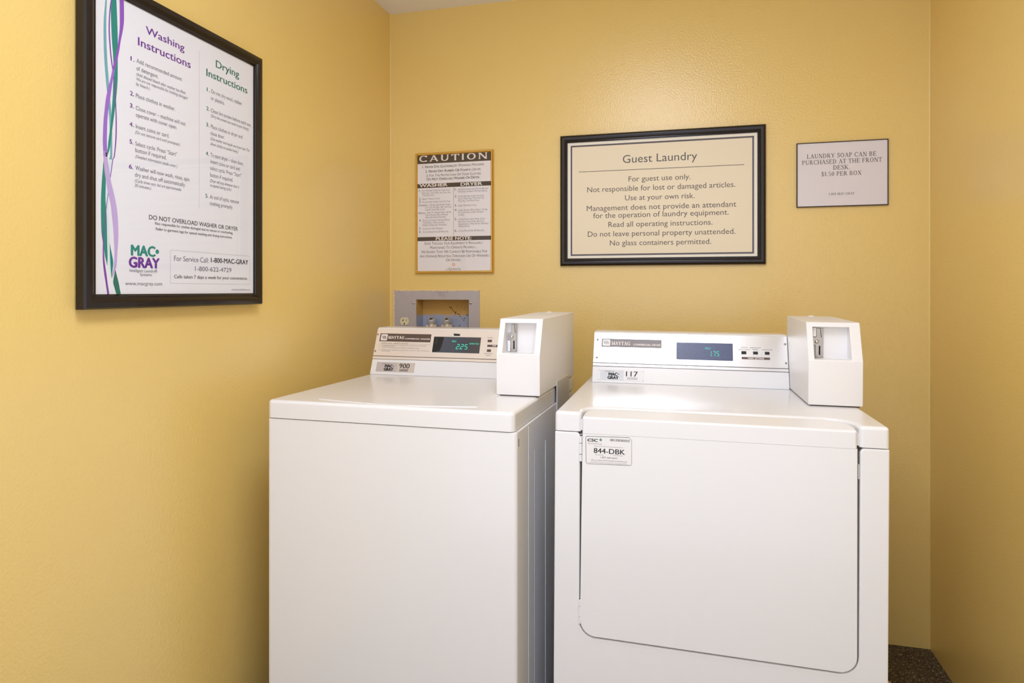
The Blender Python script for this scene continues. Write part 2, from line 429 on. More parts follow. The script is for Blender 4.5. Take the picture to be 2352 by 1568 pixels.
SEG = {'0': 'abcdef', '1': 'bc', '2': 'abged', '5': 'afgcd', '7': 'abc'}
def add_digits(pr, text, x0, x1, z, h, slant=0.12, w=0.11):
    """seven segment digits"""
    n = sum(1 for c in text if c != '.'); pitch = (x1 - x0 + 0.25 * (x1 - x0) / n) / n; dw = pitch * 0.72; k = 0; t = h * w
    def q(cx, pts): pr.poly([(cx + x + slant * y, z + y) for x, y in pts])
    for c in text:
        if c == '.':
            cx = x0 + (k - 1) * pitch + dw + t * .6; q(cx, [(0, 0), (t, 0), (t, t), (0, t)]); continue
        cx = x0 + k * pitch; k += 1
        g = t * .35
        S = {'a': [(t, h - t), (dw - t, h - t), (dw - t, h), (t, h)], 'd': [(t, 0), (dw - t, 0), (dw - t, t), (t, t)], 'g': [(t, h / 2 - t / 2), (dw - t, h / 2 - t / 2), (dw - t, h / 2 + t / 2), (t, h / 2 + t / 2)],
             'f': [(0, h / 2 + g), (t, h / 2 + g), (t, h - g), (0, h - g)], 'e': [(0, g), (t, g), (t, h / 2 - g), (0, h / 2 - g)],
             'b': [(dw - t, h / 2 + g), (dw, h / 2 + g), (dw, h - g), (dw - t, h - g)], 'c': [(dw - t, g), (dw, g), (dw, h / 2 - g), (dw - t, h / 2 - g)]}
        for s in SEG[c]: q(cx, S[s])

STY = {  # style code -> (ink, kwargs)
 'hp': ('purple', dict(bold=.012)), 'ht': ('tealtext', dict(bold=.012)), 'np': ('purple', dict(bold=.02)), 'nt': ('tealtext', dict(bold=.015)),
 'b': ('softgrey', {}), 'i': ('softgrey', dict(shear=.25)), 'm': ('dark', dict(bold=.006)), 'k': ('dark', dict(bold=.008)), 'kb': ('dark', dict(bold=.02)),
 'lt': ('teal', dict(bold=.05)), 'lp': ('purple', dict(bold=.05)), 'h': ('brownink', {}), 'g': ('sign_ink', {}),
 'kc': ('signblack', dict(bold=.012, smallcaps=True)), 'c': ('sign_ink', dict(smallcaps=True)), 'c2': ('grey_ink', dict(smallcaps=True)), 'w': ('white_ink', dict(bold=.03)),
 'wi': ('white_ink', dict(bold=.035, shear=.25)), 'di': ('sign_ink', dict(shear=.25)), 'di2': ('grey_ink', {}), 'df': ('faint', {}), 'd': ('grey_ink', {}),
 't': ('sign_ink', {}), 'T': ('blackink', dict(bold=.075)), 'n': ('blackink', dict(bold=.012)), 'e': ('led', dict(bold=.01)),
 'cb': ('blackink', dict(bold=.04, shear=.15)), 'cs': ('grey_ink', {}), 'cn': ('blackink', dict(bold=.015)), 'cm': ('dark', {})}

def set_text(rows, y, mw, parent, names, led='led'):
    """rows from the tables, merged into one flat mesh of lettering per ink"""
    prs = {}
    for st, tx, x0, x1, z, cap in rows:
        if st in ('s', 'S', 'SM', '7'):
            inkn = {'s': 'soapink', 'S': 'white_ink', 'SM': 'white_ink', '7': 'led'}[st]
        else: inkn = STY[st][0]
        if inkn == 'led': inkn = led
        p = prs.setdefault(inkn, Print(y, mw))
        if st == 's': add_serif(p, tx, x0, x1, z, cap, T=.165, t=.075)
        elif st == 'S': add_serif(p, tx, x0, x1, z, cap, T=.17, t=.11, sw=.1, gap=.12)
        elif st == 'SM': add_serif(p, tx, x0, x1, z, cap, T=.26, t=.1, sw=.16, gap=.0)
        elif st == '7': add_digits(p, tx, x0, x1, z, cap)
        else: add_text(p, tx, x0, x1, z, cap, **STY[st][1])
    out = []
    for k, p in prs.items(): out.append(p.build(names.get(k, 'lettering'), k, parent))
    return out

# ------------------------------------------------------------------ measured positions (metres) of print on each surface: (style, text, x0, x1, baseline z, cap height)
TXT= {'poster': [('hp', 'Washing', -1.2934, -1.1753, 1.7706, 0.0167), ('hp', 'Instructions', -1.3152, -1.1547, 1.7367, 0.018), ('np', '1.', -1.3355, -1.3247, 1.6967, 0.0091), ('b', 'Add recommended amount', -1.3193, -1.1838, 1.6973, 0.0092), ('b', 'of detergent.', -1.3193, -1.2572, 1.6811, 0.0092), ('i', '(Add diluted bleach after washer has filled.', -1.3198, -1.1714, 1.6689, 0.007), ('i', 'We are not responsible for clothing damaged', -1.3193, -1.1647, 1.6584, 0.007), ('i', 'by bleach.)', -1.3206, -1.282, 1.6475, 0.007), ('np', '2.', -1.3368, -1.3258, 1.6215, 0.0091), ('b', 'Place clothes in washer.', -1.3212, -1.2052, 1.6207, 0.0092), ('np', '3.', -1.3374, -1.3261, 1.595, 0.0091), ('b', 'Close cover – machine will not', -1.3212, -1.172, 1.5936, 0.0092), ('b', 'operate with cover open.', -1.3212, -1.1998, 1.579, 0.0092), ('np', '4.', -1.3382, -1.3269, 1.5543, 0.0091), ('b', 'Insert coins or card.', -1.3212, -1.224, 1.5535, 0.0092), ('i', '(Do not remove card until prompted.)', -1.3226, -1.1902, 1.5416, 0.007), ('np', '5.', -1.3382, -1.3274, 1.5167, 0.0091), ('b', 'Select cycle. Press “Start”', -1.3226, -1.1989, 1.5155, 0.0092), ('b', 'button if required.', -1.3224, -1.2327, 1.5014, 0.0092), ('i', '(Detailed information inside cover.)', -1.3224, -1.1989, 1.4887, 0.007), ('np', '6.', -1.3398, -1.3282, 1.4626, 0.0091), ('b', 'Washer will now wash, rinse, spin', -1.3224, -1.1592, 1.4627, 0.0092), ('b', 'dry and shut off automatically.', -1.3236, -1.172, 1.4476, 0.0092), ('i', '(Cycle times vary, but are approximately', -1.3236, -1.185, 1.4356, 0.0069), ('i', '30 minutes.)', -1.3245, -1.2783, 1.4251, 0.0069), ('ht', 'Drying', -1.0656, -0.9743, 1.7687, 0.0184), ('ht', 'Instructions', -1.1003, -0.9395, 1.7363, 0.018), ('nt', '1.', -1.0985, -1.088, 1.6981, 0.0095), ('b', 'Do not dry wool, rubber', -1.0822, -0.9627, 1.6982, 0.0096), ('b', 'or plastics.', -1.084, -1.0322, 1.6808, 0.0096), ('nt', '2.', -1.1003, -1.0887, 1.6506, 0.0095), ('b', 'Clean lint screen before each use.', -1.084, -0.9235, 1.6497, 0.0096), ('i', '(Dirty lint screens can result in poor drying.)', -1.084, -0.933, 1.6371, 0.0076), ('nt', '3.', -1.101, -1.0895, 1.6099, 0.0095), ('b', 'Place clothes in dryer and', -1.084, -0.9606, 1.6089, 0.0096), ('b', 'close door.', -1.0855, -1.0322, 1.5921, 0.0096), ('i', '(One washer load equals one dryer load. This', -1.0855, -0.93, 1.5793, 0.0076), ('i', 'allows clothes to tumble freely.)', -1.0855, -0.9784, 1.5662, 0.0076), ('nt', '4.', -1.1021, -1.0911, 1.5373, 0.0097), ('b', 'To start dryer – close door,', -1.0853, -0.9561, 1.5371, 0.0098), ('b', 'insert coins or card and', -1.0853, -0.9718, 1.5205, 0.0098), ('b', 'select cycle. Press “Start”', -1.0861, -0.9647, 1.5037, 0.0098), ('b', 'button if required.', -1.0865, -0.9996, 1.4864, 0.0098), ('i', '(Dryer will stop whenever door is', -1.0874, -0.9741, 1.4727, 0.0077), ('i', 're-opened during cycle.)', -1.0874, -1.0055, 1.4613, 0.0077), ('nt', '5.', -1.1034, -1.0927, 1.4313, 0.0097), ('b', 'At end of cycle, remove', -1.0878, -0.9751, 1.4311, 0.0098), ('b', 'clothing promptly.', -1.0886, -0.9996, 1.4144, 0.0097), ('k', 'DO NOT OVERLOAD WASHER OR DRYER', -1.2842, -0.9797, 1.3585, 0.0102), ('m', 'Not responsible for clothes damaged due to misuse or overloading.', -1.2667, -0.9996, 1.3482, 0.0062), ('m', 'Refer to garment tags for special washing and drying instructions.', -1.2644, -1.0019, 1.3361, 0.0062), ('lt', 'MAC', -1.3347, -1.2651, 1.2758, 0.0222), ('lp', 'GRAY', -1.3404, -1.2526, 1.2498, 0.0221), ('b', 'Intelligent Laundry®', -1.3377, -1.26, 1.2398, 0.0064), ('b', 'Systems', -1.3095, -1.276, 1.2315, 0.0065), ('b', 'www.macgray.com', -1.3495, -1.2455, 1.2109, 0.0078), ('b', 'For Service Call:', -1.2087, -1.0919, 1.2688, 0.0123), ('kb', '1-800-MAC-GRAY', -1.0836, -0.9358, 1.2701, 0.0121), ('b', '1-800-622-4729', -1.1399, -1.0055, 1.2473, 0.0111), ('m', 'Calls taken 7 days a week for your convenience.', -1.2087, -0.9383, 1.2283, 0.008), ('b', 'AUTOLOAD ©2009 Mac-Gray', -1.0055, -0.9285, 1.1991, 0.0039)], 'guest': [('h', 'Guest Laundry', 0.9448, 1.2114, 1.6719, 0.029), ('g', 'For guest use only.', 0.9661, 1.188, 1.6023, 0.0193), ('g', 'Not responsible for lost or damaged articles.', 0.8124, 1.3422, 1.568, 0.0196), ('g', 'Use at your own risk.', 0.9532, 1.202, 1.5331, 0.0193), ('g', 'Management does not provide an attendant', 0.8105, 1.3456, 1.4977, 0.0196), ('g', 'for the operation of laundry equipment.', 0.835, 1.3198, 1.4699, 0.0195), ('g', 'Read all operating instructions.', 0.8915, 1.2644, 1.4355, 0.0194), ('g', 'Do not leave personal property unattended.', 0.8143, 1.3422, 1.4009, 0.0196), ('g', 'No glass containers permitted.', 0.8971, 1.2599, 1.3664, 0.0194)], 'caution': [('S', 'CAUTION', 0.1335, 0.4188, 1.715, 0.0249), ('kc', '1. Never Dye Clothing', 0.1464, 0.2802, 1.6895, 0.01), ('c', 'In Washing Machine.', 0.2836, 0.4078, 1.6899, 0.0099), ('kc', '2. Never Dry Rubber Or Foam', 0.1593, 0.3399, 1.6713, 0.01), ('c', 'In Dryer.', 0.3436, 0.3943, 1.6713, 0.0098), ('c', '3. For The Protection Of Your Clothes', 0.1636, 0.3931, 1.6543, 0.01), ('kc', 'Do Not Overload Washer Or Dryer.', 0.1658, 0.389, 1.6398, 0.01), ('w', 'WASHER', 0.1335, 0.2542, 1.6138, 0.012), ('w', 'DRYER', 0.3087, 0.3984, 1.6129, 0.0118), ('c', '1.', 0.1322, 0.1413, 1.5954, 0.0092), ('c', '2.', 0.1322, 0.1413, 1.5625, 0.0092), ('c', '3.', 0.1322, 0.1413, 1.55, 0.0092), ('c', '4.', 0.1322, 0.1413, 1.4761, 0.0092), ('c', '5.', 0.1322, 0.1413, 1.4436, 0.0092), ('c', '6.', 0.1322, 0.1413, 1.4303, 0.0092), ('c2', 'Put Proper Coins In Coin Slot.', 0.1464, 0.2668, 1.5957, 0.0068), ('c2', 'Push All The Way In, Pull All', 0.1464, 0.2676, 1.586, 0.0068), ('c2', 'The Way Out.', 0.1473, 0.1991, 1.5768, 0.0068), ('c2', 'Select Wash Cycle', 0.1464, 0.2212, 1.5628, 0.0068), ('c2', 'Place Soap In Bottom Of Tub.', 0.1477, 0.2655, 1.5503, 0.0068), ('c2', '- Never Use More Than', 0.1726, 0.2655, 1.5379, 0.0068), ('c2', '1/2 Cup Of Dry Or 1/4 Cup', 0.1593, 0.2697, 1.5283, 0.0068), ('c2', 'Liquid Soap Per Load.', 0.1593, 0.2445, 1.5191, 0.0068), ('c2', '- Add To Wash Only After', 0.1615, 0.2697, 1.5074, 0.0068), ('c2', 'Tub Is Filled With Water', 0.1585, 0.255, 1.4979, 0.0068), ('c2', 'And Agitation Started.', 0.1593, 0.2478, 1.4886, 0.0068), ('c2', 'Place Clothing Within Wash', 0.1486, 0.2634, 1.4769, 0.0068), ('c2', 'Tub Evenly And Loosely', 0.1486, 0.2432, 1.4673, 0.0068), ('c2', 'Never Overload Washers.', 0.1486, 0.2508, 1.4577, 0.0068), ('c2', 'Close Lid On Washer.', 0.1486, 0.2352, 1.4436, 0.0068), ('c2', 'Cycle Runs For 20 Minutes.', 0.1486, 0.2584, 1.4304, 0.0068), ('kc', 'Detergent', 0.1314, 0.1692, 1.538, 0.006), ('kc', 'Bleach', 0.1314, 0.1585, 1.5071, 0.006), ('c', '1.', 0.2836, 0.2941, 1.5957, 0.0091), ('c', '2.', 0.2836, 0.2941, 1.5679, 0.0091), ('c', '3.', 0.2836, 0.2941, 1.5315, 0.0091), ('c', '4.', 0.2836, 0.2941, 1.5137, 0.0091), ('c', '5.', 0.2836, 0.2941, 1.4773, 0.0091), ('c', '6.', 0.2836, 0.2941, 1.4314, 0.0091), ('c2', 'Always Clean Lint Filter Before', 0.2991, 0.4221, 1.5959, 0.0067), ('c2', 'Placing Laundry Within Dryer.', 0.2991, 0.4197, 1.5868, 0.0067), ('c2', 'Place Proper Coins In Coin', 0.2991, 0.4053, 1.5682, 0.0067), ('c2', 'Slot, Push All The Way In,', 0.2991, 0.4066, 1.5591, 0.0067), ('c2', 'Pull All The Way Out.', 0.2991, 0.3881, 1.55, 0.0067), ('c2', 'Select Drying Cycle.', 0.2991, 0.3758, 1.5318, 0.0067), ('c2', 'Load Dryer With Only 14 Lbs.', 0.2991, 0.4209, 1.5136, 0.0067), ('c2', 'Of Clothing (One Washer', 0.2991, 0.4033, 1.5046, 0.0067), ('c2', 'Load).', 0.2991, 0.3241, 1.4955, 0.0067), ('c2', 'Close Door And Push Start', 0.2999, 0.4107, 1.4773, 0.0067), ('c2', 'Button. Push Start Button', 0.2999, 0.4066, 1.4678, 0.0067), ('c2', 'Again Each Time After Opening', 0.2999, 0.4241, 1.4587, 0.0067), ('c2', 'Dryer Door.', 0.2999, 0.3477, 1.4496, 0.0067), ('c2', 'Cycle Runs For 30 Minutes.', 0.2999, 0.4074, 1.4318, 0.0067), ('w', 'PLEASE NOTE:', 0.2042, 0.3543, 1.3997, 0.012), ('c', 'Even Though Our Equipment Is Regularly', 0.1572, 0.4013, 1.3821, 0.0104), ('c', 'Maintained To Operate Properly...', 0.1795, 0.3791, 1.3653, 0.0104), ('c', 'We Regret That We Cannot Be Responsible For', 0.1413, 0.4188, 1.3483, 0.0104), ('c', 'Any Damage Resulting Through Use Of Washers', 0.1357, 0.425, 1.3315, 0.0104), ('c', 'Or Dryers.', 0.2478, 0.3103, 1.3154, 0.0103), ('c', 'La', 0.2487, 0.258, 1.2805, 0.0056), ('c', 'Quinta', 0.2584, 0.3095, 1.28, 0.0095)], 'soap': [('s', 'LAUNDRY SOAP CAN BE', 1.5795, 1.7977, 1.6565, 0.0152), ('s', 'PURCHASED AT THE FRONT', 1.5639, 1.8147, 1.6356, 0.0152), ('s', 'DESK.', 1.6629, 1.7155, 1.6148, 0.0151), ('s', '$1.50 PER BOX', 1.6259, 1.7518, 1.5939, 0.0145), ('s', '1-800-MAC-GRAY', 1.6494, 1.7306, 1.5275, 0.0084)], 'wcon': [('SM', 'MAYTAG', 0.0472, 0.1055, 0.1225, 0.0103), ('wi', 'COMMERCIAL WASHER', 0.1092, 0.1975, 0.122, 0.0041), ('di', 'PERSONAL SAFETY RULES', 0.0273, 0.1217, 0.1053, 0.0035), ('di2', 'NEVER REACH INTO THE WASHER UNTIL THE TUB HAS COMPLETELY', 0.0285, 0.1892, 0.0991, 0.0027), ('di2', 'STOPPED SPINNING', 0.0287, 0.0752, 0.0956, 0.0027), ('di2', 'NEVER WASH ARTICLES CONTAINING FLAMMABLE FUMES', 0.0297, 0.1644, 0.0905, 0.0027), ('di2', 'NEVER ALLOW CHILDREN TO OPERATE OR TO PLAY IN, WITH OR AROUND', 0.0295, 0.2023, 0.0825, 0.0027), ('di2', 'THE WASHER', 0.0302, 0.0611, 0.0788, 0.0027), ('d', 'WHITES', 0.395, 0.413, 0.1318, 0.003), ('d', 'PERMANENT', 0.3906, 0.4202, 0.0789, 0.0029), ('d', 'PRESS', 0.3973, 0.4131, 0.0728, 0.0029), ('wi', 'FAB', 0.4148, 0.4274, 0.1048, 0.0043), ('t', 'PROPERTY OF', 0.0413, 0.0692, 0.035, 0.0028), ('T', 'MAC', 0.0524, 0.0806, 0.0251, 0.009), ('T', 'GRAY', 0.0506, 0.0852, 0.0138, 0.0092), ('n', '900', 0.1042, 0.141, 0.0236, 0.0155), ('e', 'PRICE', 0.2768, 0.2912, 0.1157, 0.0052), ('7', '2.25', 0.2924, 0.3319, 0.0923, 0.0169), ('e', 'SUPER CYCLE', 0.3377, 0.3693, 0.1093, 0.0048)], 'dcon': [('SM', 'MAYTAG', 0.0759, 0.1328, 0.1185, 0.0116), ('wi', 'COMMERCIAL DRYER', 0.1426, 0.2233, 0.1183, 0.0059), ('df', 'PERSONAL SAFETY RULES', 0.0531, 0.1464, 0.1055, 0.0027), ('df', 'NEVER REACH INTO THE DRYER UNTIL THE DRUM HAS COMPLETELY STOPPED', 0.0534, 0.2113, 0.0986, 0.0021), ('df', 'NEVER DRY ARTICLES CONTAINING FLAMMABLE FUMES OR MATERIALS', 0.0539, 0.2006, 0.0863, 0.0021), ('df', 'NEVER ALLOW CHILDREN TO OPERATE OR TO PLAY IN THE DRYER', 0.0545, 0.194, 0.0736, 0.0021), ('t', 'PROPERTY OF', 0.0605, 0.0877, 0.0337, 0.0029), ('T', 'MAC', 0.0708, 0.0986, 0.0223, 0.0089), ('T', 'GRAY', 0.0682, 0.1021, 0.0117, 0.0086), ('n', '117', 0.1234, 0.1584, 0.0214, 0.0154), ('e', 'PRICE', 0.3533, 0.3688, 0.1121, 0.0062), ('7', '1.75', 0.3621, 0.393, 0.0917, 0.0155), ('d', 'WHITES', 0.454, 0.4724, 0.1197, 0.003), ('d', 'AND COLORS', 0.4471, 0.4794, 0.1135, 0.003), ('d', 'PERMANENT', 0.4799, 0.5105, 0.1195, 0.003), ('d', 'PRESS', 0.4865, 0.5024, 0.1139, 0.003), ('d', 'DELICATES', 0.5142, 0.541, 0.1142, 0.003), ('wi', 'FABRIC SETTINGS', 0.4722, 0.5179, 0.0864, 0.0042)], 'csc': [('cb', 'CSC', 0.0761, 0.1006, 0.8568, 0.0064), ('cs', 'ServiceWorks', 0.0774, 0.1091, 0.8511, 0.0028), ('cs', 'Please use this machine ID when requesting service.', 0.0921, 0.1562, 0.8462, 0.002), ('cn', '844-DBK', 0.0905, 0.1609, 0.8313, 0.0112), ('cs', 'For Service:', 0.0946, 0.1134, 0.8267, 0.0022), ('cs', 'Para Servicio:', 0.134, 0.1566, 0.8277, 0.0022), ('cm', '1-877-264-6622', 0.1058, 0.1439, 0.8206, 0.0034), ('cm', 'Visit our website WWW.CSCSERVICEWORKS.COM', 0.085, 0.1653, 0.8146, 0.002), ('cs', 'This machine is owned by CSC ServiceWorks. Any tampering, theft or', 0.0841, 0.1659, 0.8109, 0.0015), ('cs', 'unauthorized use will be prosecuted to the full extent of the law.', 0.0776, 0.1711, 0.8081, 0.0015)]}
PG= {'guest_sheet': [(0.7373, 1.7578), (1.4161, 1.7567), (1.4151, 1.3222), (0.7392, 1.3224)], 'guest_line_o': [(0.7469, 1.7466), (1.4057, 1.7457), (1.4051, 1.3294), (0.7519, 1.3295)], 'guest_line_i': [(0.7546, 1.7409), (1.3994, 1.739), (1.3994, 1.3359), (0.7576, 1.3362)], 'guest_rule': [(0.7801, 1.6459), (1.3726, 1.6458)], 'ca_sheet': [(0.1236, 1.738), (0.4311, 1.741), (0.4351, 1.2782), (0.1283, 1.2758)], 'ca_bar1': [(0.1236, 1.738), (0.4311, 1.741), (0.4319, 1.7074), (0.1245, 1.707)], 'ca_bar2': [(0.1258, 1.6262), (0.4319, 1.6275), (0.4319, 1.6103), (0.1258, 1.6093)], 'ca_bar3': [(0.1279, 1.412), (0.4339, 1.4144), (0.4339, 1.3984), (0.1279, 1.3963)], 'ca_div': [(0.2781, 1.6093), (0.2798, 1.414)], 'ca_sun': [(0.2794, 1.3016), (0.2844, 1.3015), (0.2886, 1.3015)], 'so_sheet': [(1.5484, 1.7075), (1.828, 1.7097), (1.8333, 1.4907), (1.5499, 1.4888)], 'po_sheet': [(-1.4233, 1.1907), (-0.9076, 1.1889), (-0.8948, 1.8283), (-1.4134, 1.7947)], 'po_div': [(-1.1246, 1.7897), (-1.1302, 1.4009)], 'po_box': [(-1.2197, 1.2941), (-0.9285, 1.2938), (-0.9294, 1.2159), (-1.2211, 1.2153)], 'po_dot': [(-1.26, 1.2873), (-1.256, 1.287)], 'w_brand': [(0.0157, 0.1413), (0.2, 0.1406), (0.201, 0.1132), (0.0186, 0.1142)], 'w_emb': [(0.0197, 0.1372), (0.0439, 0.1366), (0.0447, 0.1173), (0.0219, 0.1178)], 'w_rule': [(0.0185, 0.1059), (0.2009, 0.1047)], 'w_disp': [(0.2105, 0.1341), (0.373, 0.1325), (0.3746, 0.0802), (0.213, 0.0808)], 'w_black': [(0.2105, 0.1341), (0.2464, 0.1338), (0.2401, 0.0859), (0.2182, 0.0808)], 'w_slot': [(0.2778, 0.1451), (0.3014, 0.1452), (0.3024, 0.1375), (0.2809, 0.1375)], 'w_b1': [(0.3971, 0.1265), (0.411, 0.1264), (0.4115, 0.1189), (0.3976, 0.119)], 'w_b2': [(0.3982, 0.0946), (0.4115, 0.0943), (0.412, 0.0865), (0.3988, 0.0867)], 'w_bar': [(0.3977, 0.1101), (0.4323, 0.1099), (0.4328, 0.1027), (0.3979, 0.1034)], 'w_scr': [(0.0061, 0.1373), (0.0079, 0.0789)], 'w_tag': [(0.0215, 0.0425), (0.1568, 0.0417), (0.1601, 0.0097), (0.023, 0.0103)], 'w_tagsplit': [(0.0956, 0.0418)], 'w_bc': [(0.1068, 0.0207), (0.1387, 0.0212), (0.1396, 0.0133), (0.1078, 0.0126)], 'w_l': [(-0.0001, 0.0639), (-0.0002, 0.0537), (0.43, 0.0621), (0.4314, 0.0502)], 'w_bul': [(0.0218, 0.1008), (0.0223, 0.0926), (0.0227, 0.084)], 'w_dot': [(0.0832, 0.0283)], 'w_end': [(-0.0084, 0.1629), (0.0012, 0.0025)], 'd_brand': [(0.0456, 0.1383), (0.2271, 0.1383), (0.2264, 0.1123), (0.0459, 0.1125)], 'd_emb': [(0.0488, 0.1357), (0.0723, 0.1355), (0.0725, 0.1154), (0.0494, 0.1152)], 'd_scr1': [(0.0335, 0.1345), (0.0335, 0.0773)], 'd_bul': [(0.0487, 0.0992), (0.049, 0.0869), (0.0486, 0.0741)], 'd_tag': [(0.0395, 0.041), (0.177, 0.0401), (0.1771, 0.0068), (0.0411, 0.0078)], 'd_tagsplit': [(0.0462, 0.039), (0.1166, 0.0394)], 'd_bc': [(0.1263, 0.0187), (0.1578, 0.0192), (0.158, 0.0117), (0.1265, 0.0111)], 'd_l': [(0.0225, 0.0618), (0.0231, 0.0506)], 'd_dot': [(0.1011, 0.0273)], 'd_disp': [(0.2708, 0.1319), (0.4322, 0.132), (0.4306, 0.0788), (0.2701, 0.0794)], 'd_b1': [(0.4556, 0.1094), (0.4689, 0.1005)], 'd_b2': [(0.488, 0.1093), (0.5011, 0.1006)], 'd_b3': [(0.5201, 0.1093), (0.5331, 0.1007)], 'd_bar': [(0.456, 0.0923), (0.5339, 0.0856)], 'd_scr2': [(0.5813, 0.1338), (0.5802, 0.077)], 'd_l2': [(0.5897, 0.0615), (0.5892, 0.0509)], 'c_out': [(0.0719, 0.8684), (0.1713, 0.8709), (0.1754, 0.8648), (0.1763, 0.8085), (0.0738, 0.8056)], 'c_bc': [(0.1266, 0.8645), (0.1705, 0.861)], 'c_leaf': [(0.1058, 0.8615), (0.1091, 0.8617)]}
RIB= {'light': [(-1.3988, -1.3951, 1.814), (-1.4, -1.3961, 1.8011), (-1.4039, -1.3976, 1.7586), (-1.4042, -1.3971, 1.7173), (-1.4025, -1.3951, 1.6766), (-1.3988, -1.3914, 1.6363), (-1.3939, -1.3877, 1.596), (-1.3902, -1.3839, 1.5552), (-1.3889, -1.3827, 1.5138), (-1.3882, -1.3827, 1.4787), (-1.391, -1.3834, 1.4728)], 'teal': [(-1.3874, -1.3738, 1.8209), (-1.3869, -1.3721, 1.8088), (-1.3859, -1.37, 1.7675), (-1.3839, -1.3687, 1.7261), (-1.3802, -1.3687, 1.6846), (-1.3802, -1.3692, 1.6425), (-1.3814, -1.3721, 1.6103), (-1.3839, -1.3764, 1.5779), (-1.3869, -1.3814, 1.5455), (-1.3919, -1.3859, 1.5131), (-1.3949, -1.3902, 1.4915), (-1.4036, -1.3975, 1.4703), (-1.4064, -1.3995, 1.4463), (-1.4086, -1.3989, 1.4227), (-1.4105, -1.3995, 1.3873), (-1.4105, -1.3967, 1.3522), (-1.4092, -1.3958, 1.3171), (-1.405, -1.3953, 1.2937), (-1.4009, -1.3944, 1.2703), (-1.3958, -1.395, 1.2515)], 'pale': [(-1.3905, -1.3834, 1.4728), (-1.3924, -1.3862, 1.4487), (-1.3975, -1.391, 1.4123), (-1.3981, -1.3924, 1.3767), (-1.3958, -1.3902, 1.3297), (-1.3939, -1.3888, 1.2824), (-1.3902, -1.3851, 1.247), (-1.3868, -1.3822, 1.2281)], 'purple': [(-1.3667, -1.3553, 1.8293), (-1.3644, -1.3532, 1.8175), (-1.3636, -1.3527, 1.7752), (-1.3641, -1.3558, 1.7532), (-1.3669, -1.361, 1.7305), (-1.3708, -1.3649, 1.708), (-1.3764, -1.37, 1.6851), (-1.3827, -1.3764, 1.662)], 'violet': [(-1.3827, -1.3764, 1.662), (-1.3877, -1.3814, 1.6395), (-1.3939, -1.3852, 1.6171), (-1.3988, -1.3889, 1.5951), (-1.4017, -1.3926, 1.5735), (-1.4042, -1.3949, 1.5522), (-1.4061, -1.3963, 1.5104), (-1.4049, -1.3951, 1.4759)], 'lavender': [(-1.405, -1.3958, 1.487), (-1.4045, -1.3939, 1.4705), (-1.4022, -1.3896, 1.4475), (-1.3981, -1.3854, 1.4246), (-1.393, -1.3782, 1.4017), (-1.3868, -1.3724, 1.3787), (-1.3834, -1.3689, 1.3551), (-1.3805, -1.3675, 1.3314), (-1.3788, -1.3675, 1.3075), (-1.3773, -1.3695, 1.2835), (-1.3782, -1.371, 1.2594), (-1.3796, -1.3739, 1.245), (-1.3845, -1.3825, 1.2257)], 'thin': [(-1.3814, -1.3789, 1.8211), (-1.3864, -1.3839, 1.8065), (-1.3897, -1.3869, 1.7843), (-1.3914, -1.3884, 1.7628), (-1.3919, -1.3889, 1.7418), (-1.3909, -1.3877, 1.7214), (-1.3889, -1.3859, 1.7012), (-1.3864, -1.3834, 1.6812), (-1.3827, -1.3802, 1.6614), (-1.3802, -1.3776, 1.6412), (-1.3776, -1.3751, 1.6209), (-1.3756, -1.3733, 1.6004), (-1.3743, -1.3713, 1.5587), (-1.3751, -1.3721, 1.5164), (-1.3789, -1.3764, 1.4802), (-1.3825, -1.3805, 1.4739), (-1.3882, -1.3865, 1.4371), (-1.3947, -1.3933, 1.3935), (-1.3995, -1.3978, 1.3645), (-1.4036, -1.4017, 1.3288), (-1.4056, -1.4031, 1.3052), (-1.4064, -1.4034, 1.2817), (-1.4059, -1.4014, 1.2582), (-1.4028, -1.3975, 1.2348), (-1.3986, -1.3939, 1.2113), (-1.3953, -1.3902, 1.1905)], 'teal2': [(-1.3896, -1.389, 1.2968), (-1.3888, -1.3854, 1.2827), (-1.3876, -1.3805, 1.259), (-1.3862, -1.3822, 1.24), (-1.3848, -1.3839, 1.2257)], 'teal3': [(-1.3753, -1.3747, 1.2438), (-1.3782, -1.371, 1.2307), (-1.3805, -1.3666, 1.2163), (-1.3759, -1.3634, 1.2019), (-1.3724, -1.3607, 1.1903)]}
# ------------------------------------------------------------------ the setting
def struct(name, bm, m, weighted=False):
    o = finish(name, bm, m, None, weighted); o['kind'] = 'structure'; return o
T_ = 0.10
HX0, HX1, HZ0, HZ1 = 0.1168, 0.3403, 0.985, 1.1625     # opening for the recessed valve box
bm = bmesh.new()
xs = [-T_, HX0, HX1, W + T_]; zs = [0, HZ0, HZ1, H]
vf = [[bm.verts.new((x, 0, z)) for z in zs] for x in xs]; vb = [[bm.verts.new((x, T_, z)) for z in zs] for x in xs]
for i in range(3):
    for j in range(3):
        if (i, j) != (1, 1):
            bm.faces.new((vf[i][j], vf[i + 1][j], vf[i + 1][j + 1], vf[i][j + 1])); bm.faces.new((vb[i][j], vb[i][j + 1], vb[i + 1][j + 1], vb[i + 1][j]))
for a, b in (((1, 1), (2, 1)), ((2, 1), (2, 2)), ((2, 2), (1, 2)), ((1, 2), (1, 1))):
    bm.faces.new((vf[a[0]][a[1]], vf[b[0]][b[1]], vb[b[0]][b[1]], vb[a[0]][a[1]]))
for i in range(3):
    bm.faces.new((vf[i][0], vb[i][0], vb[i + 1][0], vf[i + 1][0])); bm.faces.new((vf[i][3], vf[i + 1][3], vb[i + 1][3], vb[i][3]))
    bm.faces.new((vf[0][i], vf[0][i + 1], vb[0][i + 1], vb[0][i])); bm.faces.new((vf[3][i], vb[3][i], vb[3][i + 1], vf[3][i + 1]))
struct('wall_back', bm, 'wall')
